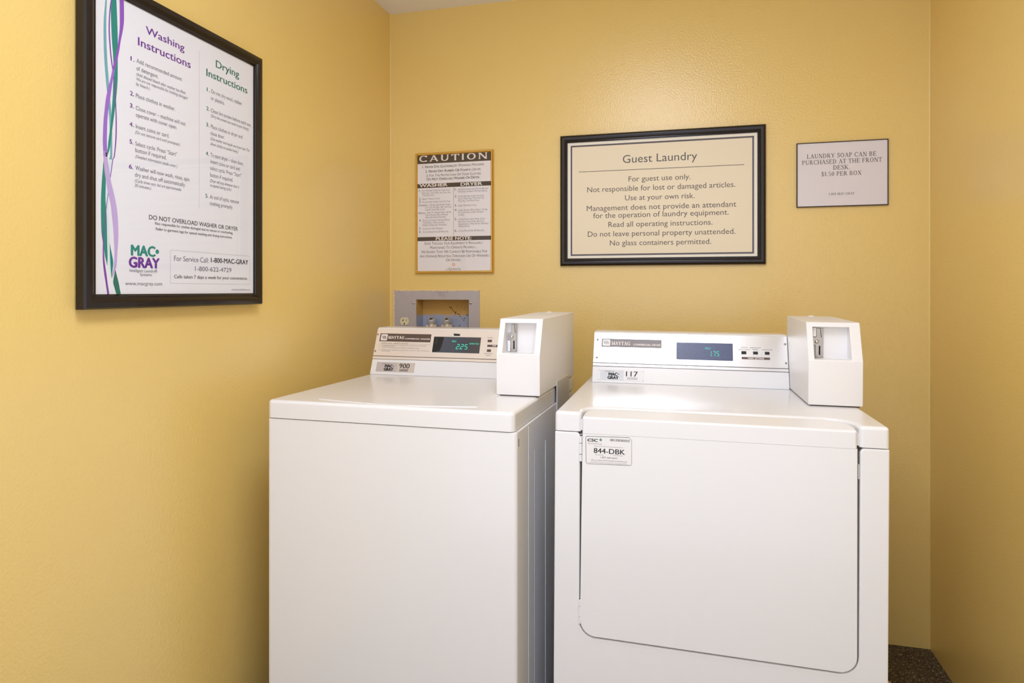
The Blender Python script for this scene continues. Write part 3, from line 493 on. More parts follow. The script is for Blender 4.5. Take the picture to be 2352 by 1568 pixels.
bm = bmesh.new(); box(bm, -T_, FRONT, 0, 0, 0, H); struct('wall_left', bm, 'wall')
bm = bmesh.new(); box(bm, W, FRONT, 0, W + T_, 0, H); struct('wall_right', bm, 'wall')
bm = bmesh.new(); box(bm, -T_, FRONT, -0.05, W + T_, T_, 0); struct('floor', bm, 'floor')
bm = bmesh.new(); box(bm, -T_, FRONT, H, W + T_, T_, H + 0.08); struct('ceiling', bm, 'ceiling')

# small beads of glossy caulk in the two back corners
for n_, cx_, s_ in (('trim_1', 0.0, 1), ('trim_2', W, -1)):
    bm = bmesh.new(); r_ = .004
    o_ = [(cx_, 0)] + [(cx_ + s_ * (r_ - r_ * math.cos(a)), -(r_ - r_ * math.sin(a))) for a in (0, .4, .8, 1.2, PI / 2)]
    prism(bm, o_, 'z', 0, H); struct(n_, bm, 'wall')

# ceiling troffer over the aisle, just in front of the machines (above the frame)
LX0, LX1, LY0, LY1 = 0.76, 1.26, -2.15, -1.35
t = empty('ceiling_light', 'white rectangular fluorescent ceiling light above the aisle, out of view overhead', 'ceiling light', ((LX0 + LX1) / 2, (LY0 + LY1) / 2, H))
hw, hd = (LX1 - LX0) / 2, (LY1 - LY0) / 2
bm = bmesh.new(); box(bm, -hw - .03, -hd - .03, -.010, hw + .03, hd + .03, 0, bev=.003); finish('housing', bm, 'ceiling', t)
bm = bmesh.new(); box(bm, -hw, -hd, -.0125, hw, hd, -.009); finish('diffuser', bm, 'diffuser', t)

# ------------------------------------------------------------------ washing machine
WZ = 0.9235
wm = empty('washing_machine', 'white top-loading coin washer on the left, tagged 900, with a beige control panel', 'washing machine', (0.1518, -1.045, 0), (0, 0, -0.0214))
ew = 0.6500
bm = bmesh.new()
prism(bm, rrect(0.0, 0.0015, 0.6555, 0.680, 0.010), 'z', 0.025, 0.8772, bev=0.003, seg=2)
cab = finish('cabinet', bm, 'enamel', wm)
# folded seams and ribs on the cabinet's right side
bm = bmesh.new()
for y, z0, z1, wd, pr_ in ((0.108, 0.03, 0.872, 0.0016, .0006), (0.165, 0.08, 0.80, 0.001, .0004), (0.285, 0.03, 0.80, 0.004, .0012)):
    box(bm, 0.6545, y, z0, 0.6555 + pr_, y + wd, z1, bev=.0002, seg=1)
finish('side_rib', bm, 'enamel', cab)
bm = bmesh.new(); box(bm, .6545, .0165, .843, .6562, .0185, .861); finish('side_slot', bm, 'gap', cab)
# dark joint between cabinet and top
bm = bmesh.new(); box(bm, .010, .010, .872, .640, .670, .884); finish('joint', bm, 'gap', wm)
for x in (.05, .60):
    for y in (.06, .62):
        bm = bmesh.new(); cyl(bm, (x, y, 0), (x, y, .03), .022, .018); finish('foot', bm, 'gap', wm)
# top cover, slightly crowned edge
bm = bmesh.new()
prism(bm, rrect(0, 0, ew, .687, .014, 5), 'z', .8788, WZ, bev=.0085, seg=4, only=lambda c: c.z > .9)
top = finish('top_cover', bm, 'enamel', wm)
# loading lid: bowed front edge
bm = bmesh.new()
fr_ = [(.122 + (.547 - .122) * i / 16, .0415 - .030 * math.sin(PI * i / 16)) for i in range(17)]
outl = fr_ + [(.547, .500), (.122, .500)]
prism(bm, outl, 'z', WZ - .01, WZ + .0022, bev=.0016, seg=2)
lid = finish('loading_lid', bm, 'enamel', wm)
bm = bmesh.new()
g_ = [(x, y - .0022) for x, y in fr_]
prism(bm, [(.1205, .045)] + g_ + [(.5485, .045), (.5485, .502), (.1205, .502)], 'z', WZ - .01, WZ + .0003)
finish('lid_groove', bm, 'enamel_grey', wm)
bm = bmesh.new(); prism(bm, rrect(.292, .0065, .382, .0155, .004), 'z', WZ - .004, WZ + .0012, bev=.0008); finish('finger_grip', bm, 'enamel_grey', lid)

ANG = math.atan2(.0600, .1502)
def console(parent, x0, x1, y0, z0, panel_mat, ybk=.687):
    """sloped back console; returns part and the matrix of its sloped face (x along, z up the slope)"""
    y1, z1 = y0 + .0600, z0 + .1502
    prof = [(y0, z0), (y1 - .0026, z1 - .0065)] + [(y1 + .006 + .0065 * math.cos(a), z1 - .006 + .0065 * math.sin(a)) for a in (2.6, 2.1, 1.57)] + [(y1 + .075, z1 + .0012), (y1 + .085, z1 - .006), (ybk, z1 - .06), (ybk, z0)]
    bm = bmesh.new(); prism(bm, prof, 'x', x0, x1, bev=.0025, seg=2)
    c = finish('control_console', bm, 'enamel', parent)
    mw = Matrix.Translation((0, y0, z0)) @ Matrix.Rotation(-ANG, 4, 'X')
    # Rotation(-ANG): z axis leans backwards
    return c, mw
def slab(mw, pts, y0, y1, bev=0.0, seg=1):
    bm = bmesh.new(); prism(bm, pts, 'y', y0, y1, bev=bev, seg=seg); bm.transform(mw); return bm
def rect4(x0, z0, x1, z1): return [(x0, z0), (x1, z0), (x1, z1), (x0, z1)]
def console_screw(c, mw, x, z, m='steel'):
    bm = bmesh.new(); dome(bm, (x, -.0014, z), .0034, .0013, (0, -1, 0), 14); bm.transform(mw); s = finish('screw', bm, m, c, False)
    p = Print(-.0028, mw); p.line((x - .0017, z - .0009), (x + .0017, z + .0009), .0006); p.line((x - .0009, z + .0017), (x + .0009, z - .0017), .0006); p.build('screw_slot', 'black', c)
def barcode(p, x0, x1, z0, z1, seed=7, n=26):
    r = seed; u = (x1 - x0) / (n * 2.0); x = x0
    while x < x1 - u:
        r = (r * 1103515245 + 12345) % 2147483648; w = u * (.5 + (r >> 16) % 3 * .6)
        p.rect(x, z0, min(x + w, x1), z1); x += w + u * (.6 + (r >> 20) % 2 * .6)

# --- washer console
wc, wmw = console(wm, 0.002, 0.5375, .536, WZ, None)
bm = slab(wmw, rect4(.0028, .0635, .5372, .1578), -.0012, .002, bev=.0006); panel = finish('control_panel', bm, 'brushed_tan', wc)
bm = slab(wmw, rect4(.0028, .0528, .5372, .0615), -.0014, .002, bev=.0006); finish('trim_strip', bm, 'brushed_tan', wc)
bm = slab(wmw, rect4(.0028, .0518, .5372, .0640), -.0004, .001); finish('trim_groove', bm, 'panel_brown', wc)
bm = slab(wmw, [(.0165, .1135), (.2005, .1135), (.2005, .1409), (.0165, .1409)], -.0017, -.001); finish('brand_plate', bm, 'panel_brown', wc)
p = Print(-.0019, wmw); p.poly(rrect(.0205, .1163, .0442, .1382, .003)); p.build('brand_emblem', 'white_ink', wc)
p = Print(-.0021, wmw)
for k in range(3): p.line((.0262 + k * .0048, .1330), (.0300 + k * .0048, .1215), .0024)
p.build('emblem_stripes', 'panel_brown', wc)
bm = slab(wmw, rect4(.2115, .0804, .3738, .1335), -.0024, .001, bev=.0007); finish('display_window', bm, 'display', wc)
p = Print(-.0026, wmw); p.poly([(.2124, .0815), (.2185, .0812), (.2380, .0850), (.2435, .1060), (.2468, .1328), (.2124, .1328)]); p.build('display_reflection', 'black', wc)  # dark reflection in the display glass, painted on as a black shape
p = Print(-.0028, wmw); p.line((.2215, .1325), (.2235, .112), .0006); p.line((.2165, .112), (.2235, .112), .0006); p.build('display_mark', 'grey_ink', wc)
bm = slab(wmw, [(.2800, .1376), (.3010, .1376), (.3025, .1440), (.2778, .1452)], -.0022, -.001, bev=.0004); finish('lock_slot', bm, 'black', wc)
bm = slab(wmw, [(.2990, .1400), (.3022, .1400), (.3022, .1445), (.3000, .1440)], -.0030, -.001, bev=.0003); finish('slot_catch', bm, 'chrome', wc)
for n_ in ((.3972, .1189, .4112, .1265), (.3985, .0866, .4117, .0945), (.4390, .1189, .4530, .1265), (.4400, .0866, .4530, .0945)):
    bm = slab(wmw, rect4(*n_), -.0028, -.001, bev=.0006); finish('button', bm, 'panel_brown', wc)
bm = slab(wmw, rect4(.3978, .1030, .4900, .1101), -.0017, -.001); finish('legend_bar', bm, 'panel_brown', wc)
for x, z in ((.0075, .1373), (.0085, .0789)): console_screw(wc, wmw, x, z, 'steel')
# asset tag
bm = slab(wmw, rrect(.0222, .0102, .1585, .0422, .002, 2), -.0008, .001, bev=.0003); finish('asset_tag', bm, 'tagtan', wc)['label'] = 'tan metal tag reading 900'
p = Print(-.0009, wmw); p.rect(.0235, .0112, .0962, .0414); p.build('tag_field', 'taggrey', wc)
p = Print(-.0011, wmw); barcode(p, .1072, .1390, .0130, .0208); p.build('barcode', 'grey_ink', wc)
p = Print(-.0011, wmw); p.disc((.0835, .0286), .0016); p.build('logo_dot', 'blackink', wc)
for x, z in ((.0245, .0405), (.0240, .0125), (.1560, .0398), (.1565, .0120)):
    bm = bmesh.new(); dome(bm, (x, -.0008, z), .0014, .0008, (0, -1, 0), 10, 2); bm.transform(wmw); finish('rivet', bm, 'steel', wc, False)
p = Print(-.0014, wmw); p.line((.0185, .1056), (.2005, .1050), .0004)
p.build('legend_rule', 'grey_ink', wc)
p = Print(-.0014, wmw)
for x, z in PG['w_bul']: p.disc((x, z), .0010, 8)
p.build('bullet_marks', 'dark', wc)
low = [r for r in TXT['wcon'] if r[4] < .06]; mid = [r for r in TXT['wcon'] if r[4] >= .06]
onplate = [r for r in mid if r[0] in ('SM', 'wi')]; disp = [r for r in mid if r[0] in ('e', '7')]; rest = [r for r in mid if r[0] not in ('SM', 'wi', 'e', '7')]
set_text(low, -.0011, wmw, wc, {}); set_text(onplate, -.0021, wmw, wc, {}); set_text(disp, -.0030, wmw, wc, {'led': 'price_readout'}); set_text(rest, -.0014, wmw, wc, {'grey_ink': 'legend_text', 'sign_ink': 'legend_text'})

# --- coin boxes
def coin_box(parent, x0, x1, yf, yb, z0, wx0, wx1, plate, lockp, tag_left):
    prof = [(yf, z0 + .003), (yf, 1.032), (yf + .036, 1.1245), (yb, 1.1285), (yb, z0 + .003)]
    bm = bmesh.new(); prism(bm, prof, 'x', x0, x1)
    tmp = finish('coin_box', bm, 'coinwhite', parent, False)
    cb = bmesh.new(); prism(cb, [(yf - .05, 1.0350), (yf + .0495, 1.0350), (yf + .0495, 1.1125), (yf - .05, 1.1135)], 'x', wx0, wx1)
    cut = finish('cutter', cb, 'coinwhite', parent, False)
    md = tmp.modifiers.new('b', 'BOOLEAN'); md.object = cut; md.operation = 'DIFFERENCE'; md.solver = 'EXACT'
    bv = tmp.modifiers.new('v', 'BEVEL'); bv.width = .0038; bv.segments = 3; bv.limit_method = 'ANGLE'; bv.angle_limit = math.radians(15)
    apply_mods(tmp); bpy.data.objects.remove(cut)
    for pl in tmp.data.polygons: pl.use_smooth = True
    tmp.modifiers.new('wn', 'WEIGHTED_NORMAL')
    bm = bmesh.new(); box(bm, x0 + .006, yf + .006, z0 - .0005, x1 - .006, yb - .006, z0 + .004); finish('base_shade', bm, 'panel_brown', tmp)  # recessed brown strip that paints the shadow line under the box
    px, yy = plate, yf + .0495
    # coin slide face plate with a side tab
    outl = [(px, 1.0345), (px + .0170, 1.0345), (px + .0172, 1.1085), (px + .0022, 1.1085), (px + .0022, 1.0865), (px - .0075, 1.0865), (px - .0075, 1.0672), (px, 1.0672)]
    bm = bmesh.new(); prism(bm, outl, 'y', yy - .0065, yy - .003, bev=.0005, seg=1); finish('coin_slide_plate', bm, 'steel', tmp)
    if tag_left: blk = (px - .0078, 1.0362, px - .0006, 1.0660)
    else: blk = (px - .0070, 1.0880, px + .0016, 1.1105)
    bm = bmesh.new(); box(bm, blk[0], yy - .0075, blk[1], blk[2], yy + .001, blk[3], bev=.0008); finish('slide_housing', bm, 'coinwhite', tmp)
    bm = bmesh.new(); prism(bm, [(px + .0104, 1.1080), (px + .0116, 1.1080), (px + .0142, 1.0860), (px + .0128, 1.0860)], 'y', yy - .0069, yy - .006); finish('coin_slot', bm, 'black', tmp)
    bm = bmesh.new(); prism(bm, rrect(px + .0076, 1.0425, px + .0114, 1.0655, .0018, 3), 'y', yy - .0069, yy - .006); finish('return_slot', bm, 'black', tmp)
    bm = bmesh.new(); dome(bm, (px + .0030, yy - .0065, 1.0755), .0052, .0042, (0, -1, 0), 18, 4); finish('round_rivet', bm, 'chrome', tmp, False)
    bm = bmesh.new(); prism(bm, [(px + .001, 1.0350), (px + .0150, 1.0350), (px + .0135, 1.0400), (px + .0075, 1.0432), (px + .003, 1.0400)], 'y', yy - .0095, yy - .006, bev=.0008); finish('return_lip', bm, 'steel', tmp)
    lx, ly = lockp
    bm = bmesh.new(); cyl(bm, (lx, ly, 1.1260), (lx, ly, 1.1300), .0115, .0105, 24, .001); dome(bm, (lx, ly, 1.1298), .0060, .0022, (0, 0, 1), 16); finish('key_lock', bm, 'coinwhite', tmp, False)
    return tmp
coin_box(wm, .5382, .6556, .2225, .685, WZ, .5535, .6385, .5645, (.582, .655), True)
# galvanised security strap down the right side, and the rear corner of the top
bm = bmesh.new()
prism(bm, [(.6545, .70), (.6545, .9335), (.648, .9385), (.648, .9415), (.6565, .9385), (.6580, .934), (.6580, .70)], 'y', .425, .598, bev=.0006)
finish('security_strap', bm, 'galv', wm)
bm = bmesh.new(); box(bm, .6485, .6030, .8800, .6550, .6870, .9215, bev=.003); finish('rear_corner_bracket', bm, 'enamel', wm)

# ------------------------------------------------------------------ dryer
DZ = 0.9215
dr = empty('clothes_dryer', 'white front-loading coin dryer on the right, tagged 117, with a large front door', 'dryer', (0.8790, -1.0026, 0.0), (0, 0.0059, 0.0159))
bm = bmesh.new(); prism(bm, rrect(.0, .020, .70, .680, .008), 'z', .028, .8735, bev=.003); finish('cabinet', bm, 'enamel', dr)
# front panel around the door
xl, xr, zb_l, zb_r, rr = .0590, .6440, .4080, .4010, .038
inner = [(xl, .8735 - .006)] + [(xl, zb_l + rr)] + arc(xl + rr, zb_l + rr, rr, 180, 262, 6) + arc(xr - rr, zb_r + rr, rr, 272, 360, 6) + [(xr, .8735 - .006)]
outl = [(0, .028), (0, .8755), (xl - .006, .8755)] + inner + [(xr + .006, .8755), (.70, .8755), (.70, .028)]
bm = bmesh.new(); prism(bm, outl, 'y', .0, .028, bev=.0036, seg=3); finish('front_panel', bm, 'enamel', dr)
bm = bmesh.new(); box(bm, xl - .003, .0195, .395, xr + .003, .024, .872); finish('door_recess', bm, 'gap', dr)
bm = bmesh.new(); box(bm, .009, .010, .868, .691, .672, .882); finish('joint', bm, 'gap', dr)
for x in (.06, .64):
    for y in (.07, .61):
        bm = bmesh.new(); cyl(bm, (x, y, .0059 * x + .001), (x, y, .032), .020, .016); finish('foot', bm, 'gap', dr)
# top cover with the notch for the door
nl, nr = .0610, .6425
n1 = [(nl, 0)] + [(nl, .030)] + arc(nl + .045, .036, .045, 180, 90, 7)[0:8] + arc(nr - .060, .021, .060, 90, 0, 8) + [(nr, 0)]
o2 = [(0, 0)] + n1 + [(.70, 0), (.70, .687), (0, .687)]
bm = bmesh.new(); prism(bm, o2, 'z', .8772, DZ, bev=.0080, seg=4, sharp_only=30, only=lambda c: c.z > .878); finish('top_cover', bm, 'enamel', dr)
bm = bmesh.new(); box(bm, nl - .004, .004, .8800, nr + .004, .10, .9040); finish('notch_floor', bm, 'enamel_grey', dr)
# door: slab plus rolled-over top cap
dl, drr, r2 = .0630, .6405, .035
door_o = [(dl + .0008, .8738)] + [(dl - .0015, .4125 + r2)] + arc(dl - .0015 + r2, .4125 + r2, r2, 180, 262, 7) + arc(drr - r2, .4052 + r2, r2, 272, 360, 7) + [(drr - .002, .8738)]
bm = bmesh.new(); prism(bm, door_o, 'y', -.0040, .018, bev=.0022, seg=3, only=lambda c: c.z < .8735); door = finish('door', bm, 'enamel', dr)
cap_n = [(dl + .0008, -.004)] + [(dl + .0008, .032)] + arc(nl + .045, .036, .0415, 180, 90, 7) + arc(nr - .060, .021, .0565, 90, 0, 8) + [(drr - .003, -.004)]
bm = bmesh.new(); prism(bm, cap_n, 'z', .8742, .9120, bev=.0050, seg=4, sharp_only=30, only=lambda c: c.z > .875 and c.y > -.01)
for v in bm.verts:
    if v.co.z > .90: v.co.z += max(0, v.co.y + .004) * .075
finish('door_cap', bm, 'enamel', door)
# hinges
for z0, z1 in ((.8093, .8666), (.4382, .4933)):
    h = None; L_ = z1 - z0
    for a_, b_ in ((0, .27), (.29, .71), (.73, 1.0)):
        bm = bmesh.new(); cyl(bm, (.0598, .0005, z0 + L_ * a_), (.0598, .0005, z0 + L_ * b_), .0036, .0036, 16, .0005)
        if a_ != .29: box(bm, .0530, .0022, z0 + L_ * a_, .0598, .0036, z0 + L_ * b_)
        o = finish('hinge_knuckle' if h else 'hinge', bm, 'enamel', h or dr)
        h = h or o
    bm = bmesh.new(); cyl(bm, (.0598, .0005, z0 - .001), (.0598, .0005, z1 + .0016), .0017, .0017, 10); finish('hinge_pin', bm, 'gap', h)
    bm = bmesh.new(); prism(bm, [(.0576, z1 + .001), (.0620, z1 + .001), (.0606, z1 + .0085), (.0600, z1 + .004)], 'y', .002, .004); finish('hinge_clip', bm, 'chrome', h)
bm = bmesh.new(); box(bm, .6414, .004, .8100, .6436, .012, .8410, bev=.0006); finish('door_strike', bm, 'enamel_grey', dr)
# sticker on the door
o_ = PG['c_out']
stk = [(.0722, .8655), (.0745, .8682), (.1700, .8706), (.1718, .8680), (.1745, .8652), (.1755, .8635), (.1758, .8110), (.1735, .8083), (.0760, .8056), (.0735, .8080)]
bm = bmesh.new(); prism(bm, stk, 'y', -.00425, -.0038); finish('sticker', bm, 'shell', door)['label'] = 'small service sticker reading 844-DBK'
p = Print(-.00435)
for i in range(len(stk)): p.line(stk[i], stk[(i + 1) % len(stk)], .0009 if i in (0, 1, 9) else .0006)
p.build('sticker_border', 'dark', door)
p = Print(-.00440); barcode(p, .1268, .1705, .8602, .8655, 11, 30); p.build('sticker_barcode', 'grey_ink', door)
p = Print(-.00440); c0 = (.1062, .8617)
for a0 in (90, 162, 234, 306, 18):
    a1 = math.radians(a0); p.poly([(c0[0], c0[1]), (c0[0] + .0022 * math.cos(a1 + .5), c0[1] + .0024 * math.sin(a1 + .5)), (c0[0] + .0038 * math.cos(a1), c0[1] + .0042 * math.sin(a1)), (c0[0] + .0022 * math.cos(a1 - .5), c0[1] + .0024 * math.sin(a1 - .5))])
p.build('sticker_leaf', 'leaf', door)
set_text(TXT['csc'], -.00445, Matrix.Identity(4), door, {'blackink': 'sticker_lettering', 'grey_ink': 'sticker_small_print', 'dark': 'sticker_phone_number'})

# --- dryer console
dc, dmw = console(dr, .0215, .5835, .506, DZ, None)
A0, A1 = .0222, .5828
bm = slab(dmw, rect4(A0, .0617, A1, .1578), -.0012, .002, bev=.0006); finish('control_panel', bm, 'brushed', dc)
bm = slab(dmw, rect4(A0, .0515, A1, .0600), -.0014, .002, bev=.0006); finish('trim_strip', bm, 'brushed', dc)
bm = slab(dmw, rect4(A0, .0500, A1, .0625), -.0004, .001); finish('trim_groove', bm, 'grey_ink', dc)
bm = slab(dmw, rect4(.0458, .1124, .2268, .1383), -.0017, -.001); finish('brand_plate', bm, 'pnlgrey', dc)
p = Print(-.0019, dmw); p.poly(rrect(.0490, .1152, .0725, .1357, .003)); p.build('brand_emblem', 'tagwhite', dc)
p = Print(-.0021, dmw)
for k in range(3): p.line((.0535 + k * .0050, .1310), (.0570 + k * .0050, .1215), .0019)
p.build('emblem_stripes', 'pnlgrey', dc)
bm = slab(dmw, rect4(.2705, .0793, .4315, .1320), -.0024, .001, bev=.0007); finish('display_window', bm, 'display_blue', dc)
for k in ('d_b1', 'd_b2', 'd_b3'):
    (a_, b_), (c_, d_) = PG[k]
    bm = slab(dmw, rect4(a_ - .0014, d_ - .0012, c_ + .0014, b_ + .0012), -.0016, -.001); finish('button_surround', bm, 'tagwhite', dc)
    bm = slab(dmw, rect4(a_, d_, c_, b_), -.0030, -.001, bev=.0006); finish('button', bm, 'black', dc)
bm = slab(dmw, rect4(.4560, .0857, .5337, .0920), -.0017, -.001); finish('legend_bar', bm, 'panel_brown', dc)
for x, z in ((.0335, .1345), (.0335, .0773), (.5765, .1340), (.5765, .0770)): console_screw(dc, dmw, x, z, 'steel')
bm = slab(dmw, rrect(.0402, .0073, .1770, .0405, .002, 2), -.0008, .001, bev=.0003); finish('asset_tag', bm, 'tagwhite', dc)['label'] = 'white metal tag reading 117'
p = Print(-.0009, dmw); p.rect(.0462, .0084, .1164, .0394); p.build('tag_field', 'taglight', dc)
p = Print(-.0011, dmw); barcode(p, .1264, .1578, .0115, .0188, 5); p.build('barcode', 'faint', dc)
p = Print(-.0011, dmw); p.disc((.1011, .0273), .0017); p.build('logo_dot', 'blackink', dc)
for x, z in ((.0425, .0385), (.0420, .0095), (.1745, .0380), (.1745, .0090)):
    bm = bmesh.new(); dome(bm, (x, -.0008, z), .0014, .0008, (0, -1, 0), 10, 2); bm.transform(dmw); finish('rivet', bm, 'steel', dc, False)
p = Print(-.0014, dmw)
for x, z in PG['d_bul']: p.disc((x, z), .0008, 8)
p.build('bullet_marks', 'grey_ink', dc)
low = [r for r in TXT['dcon'] if r[4] < .06]; mid = [r for r in TXT['dcon'] if r[4] >= .06]
onplate = [r for r in mid if r[0] in ('SM', 'wi')]; disp = [r for r in mid if r[0] in ('e', '7')]; rest = [r for r in mid if r[0] not in ('SM', 'wi', 'e', '7')]
set_text(low, -.0011, dmw, dc, {}); set_text(onplate, -.0021, dmw, dc, {}); set_text(disp, -.0027, dmw, dc, {'leddim': 'price_readout'}, led='leddim'); set_text(rest, -.0014, dmw, dc, {'grey_ink': 'legend_text', 'faint': 'legend_text'})
coin_box(dr, .5842, .7062, .2345, .572, DZ, .5985, .6820, .6075, (.645, .545), False)

# ------------------------------------------------------------------ framed notices
def moulding(bm, x0, z0, x1, z1, prof):
    """mitred frame: prof is a list of (inset, y) going round the rail section; y negative = towards the room"""
    rings = []
    for i, y in prof:
        rings.append([bm.verts.new(c) for c in ((x0 + i, y, z0 + i), (x1 - i, y, z0 + i), (x1 - i, y, z1 - i), (x0 + i, y, z1 - i))])
    n = len(rings)
    for k in range(n):
        a, b = rings[k], rings[(k + 1) % n]
        for j in range(4): bm.faces.new((a[j], a[(j + 1) % 4], b[(j + 1) % 4], b[j]))

def framed(name, label, cat, x0, z0, x1, z1, prof, fm, sheet, sheet_m, ysheet, loc=(0, 0, 0), rot=(0, 0, 0), glass=True, sharp=30):
    e = empty(name, label, cat, loc, rot)
    bm = bmesh.new(); moulding(bm, x0, z0, x1, z1, prof); finish('frame', bm, fm, e, False, sharp)
    bm = bmesh.new(); box(bm, sheet[0], ysheet, sheet[1], sheet[2], ysheet + .003, sheet[3]); sh = finish('sheet', bm, sheet_m, e, False)
    bm = bmesh.new(); box(bm, sheet[0], ysheet + .0032, sheet[1], sheet[2], -.001, sheet[3]); finish('backing_board', bm, 'thinframe', e, False)
    if glass:
        pr = Print(ysheet - .0018); pr.rect(sheet[0], sheet[1], sheet[2], sheet[3]); pr.build('glass_pane', 'glass', e)
    return e, sh

# guest laundry notice
gp = [(0, -.0005), (0, -.012), (.003, -.0175), (.008, -.0205), (.014, -.0205), (.019, -.0180), (.0205, -.0165), (.0225, -.0172), (.0250, -.0172), (.0265, -.0150), (.0285, -.0150), (.0290, -.010), (.0290, -.0005)]
e, sh = framed('framed_notice', 'large landscape cream notice headed Guest Laundry in a glossy black frame', 'framed sign', .7089, 1.2915, 1.4451, 1.7857, gp, 'frame', (.7350, 1.3190, 1.4190, 1.7605), 'creamwhite', -.0115)
p = Print(-.0117); p.frame(.7490, 1.3295, 1.4055, 1.7465, .0062); p.build('border_line', 'borderink', sh)
p = Print(-.0116); p.rect(.7552, 1.3357, 1.3993, 1.7403); p.build('cream_field', 'cream', sh)
p = Print(-.0119); p.rect(.7801, 1.6450, 1.3726, 1.6470); p.build('heading_rule', 'signblack', sh)
set_text(TXT['guest'], -.0119, Matrix.Identity(4), sh, {'brownink': 'heading'})

# caution notice
cp_ = [(-.0034, -.0005), (-.0030, -.0120), (0, -.0165), (.0018, -.0185), (.0042, -.0185), (.0062, -.0162), (.0075, -.0140), (.0075, -.0005)]
e, sh = framed('framed_notice', 'tall narrow white Caution notice in a thin brass frame above the valve box', 'framed sign', .1188, 1.2695, .4412, 1.7471, cp_, 'gold', (.1245, 1.2750, .4355, 1.7415), 'paper', -.0118)
for k in ('ca_bar1', 'ca_bar2', 'ca_bar3'):
    p = Print(-.0120); zz = [q[1] for q in PG[k]]; p.rect(.1262, (zz[2] + zz[3]) / 2, .4340, (zz[0] + zz[1]) / 2)
    p.build('heading_bar', 'signblack', sh)
p = Print(-.0120); p.rect(.2783, 1.4140, .2793, 1.6095); p.build('column_rule', 'grey_ink', sh)
p = Print(-.0120)
for k in range(16):
    a = 2 * PI * k / 16; a2 = a + .18; a3 = a - .18; R1, R2 = .0050, .0082
    p.poly([(.2794 + R1 * math.cos(a3), 1.3016 + R1 * math.sin(a3)), (.2794 + R1 * math.cos(a2), 1.3016 + R1 * math.sin(a2)), (.2794 + R2 * math.cos(a), 1.3016 + R2 * math.sin(a))])
for k in range(20):
    a, b = 2 * PI * k / 20, 2 * PI * (k + 1) / 20; R1, R2 = .0032, .0050
    p.poly([(.2794 + R1 * math.cos(a), 1.3016 + R1 * math.sin(a)), (.2794 + R2 * math.cos(a), 1.3016 + R2 * math.sin(a)), (.2794 + R2 * math.cos(b), 1.3016 + R2 * math.sin(b)), (.2794 + R1 * math.cos(b), 1.3016 + R1 * math.sin(b))])
p.build('sun_emblem', 'orange', sh)
set_text(TXT['caution'], -.0122, Matrix.Identity(4), sh, {'white_ink': 'heading', 'grey_ink': 'small_print'})

# soap notice
sp = [(0, -.0005), (0, -.0095), (.0005, -.0102), (.0026, -.0102), (.0030, -.0090), (.0030, -.0005)]
e, sh = framed('framed_notice', 'small white laundry soap price notice in a thin dark frame, nearest the right wall', 'framed sign', 1.5460, 1.4881, 1.8346, 1.7119, sp, 'thinframe', (1.5485, 1.4905, 1.8322, 1.7095), 'greypaper', -.0078, rot=(0, 0, 0), glass=False)
set_text(TXT['soap'], -.0080, Matrix.Identity(4), sh, {})

# instructions poster on the left wall: local x runs along +y of the room, local y points into the wall
pp = [(0, -.0005), (0, -.019), (.003, -.0235), (.009, -.0258), (.016, -.0258), (.021, -.0225), (.0235, -.0200), (.0250, -.0205), (.0275, -.0205), (.0290, -.0170), (.0305, -.0170), (.0310, -.0120), (.0310, -.0005)]
PX0, PX1, PZ0, PZ1 = -1.4567, -.8831, 1.1610, 1.8503
e, sh = framed('framed_poster', 'big white washing and drying instructions poster in a dark frame on the left wall', 'framed poster', PX0, PZ0, PX1, PZ1, pp, 'frame', (PX0 + .028, PZ0 + .027, PX1 - .0222, PZ1 - .0195), 'poster', -.0138, rot=(0, 0, PI / 2), sharp=30)
e.location = (.003, 0, 0)
zref = 0
ytop = -.0141
inks = {'light': 'lightteal', 'teal': 'teal', 'pale': 'pale', 'purple': 'violetr', 'violet': 'violet2', 'lavender': 'lavender', 'thin': 'thinpurple', 'teal2': 'teal', 'teal3': 'tealtext'}
for k_, (key, yy) in enumerate((('pale', 0), ('light', 1), ('teal', 2), ('teal2', 2), ('teal3', 2), ('thin', 3), ('purple', 4), ('violet', 4), ('lavender', 4))):
    rows = RIB[key]; p = Print(-.0139 - yy * .00005)
    rows = [(a, b, min(z, PZ1 - .0205)) for a, b, z in rows]
    # smooth the hand-measured outline
    fine = []
    for i in range(len(rows) - 1):
        for s in range(4):
            u = s / 4; i0, i1, i2, i3 = max(i - 1, 0), i, i + 1, min(i + 2, len(rows) - 1)
            def cr(c): 
                a, b, c_, d = rows[i0][c], rows[i1][c], rows[i2][c], rows[i3][c]
                return .5 * (2 * b + (c_ - a) * u + (2 * a - 5 * b + 4 * c_ - d) * u * u + (3 * b - a - 3 * c_ + d) * u ** 3)
            fine.append((cr(0), cr(1), rows[i1][2] + (rows[i2][2] - rows[i1][2]) * u))
    fine.append(rows[-1])
    for q, r in zip(fine, fine[1:]):
        if q[2] > r[2]: p.poly([(q[0], q[1 + 1]), (q[1], q[2]), (r[1], r[2]), (r[0], r[2])])
    p.build('ribbon', inks[key], sh)
p = Print(ytop); p.line(PG['po_div'][0], (PG['po_div'][0][0] - .001, PG['po_div'][1][1]), .0010)
p.frame(-1.2205, 1.2156, -.9288, 1.2940, .0010); p.build('rule_lines', 'boxline', sh)
p = Print(ytop); p.disc((-1.2600, 1.2873), .0052, 16); p.build('logo_dot', 'teal', sh)
set_text(TXT['poster'], ytop - .0001, Matrix.Identity(4), sh, {'purple': 'heading', 'tealtext': 'heading'})

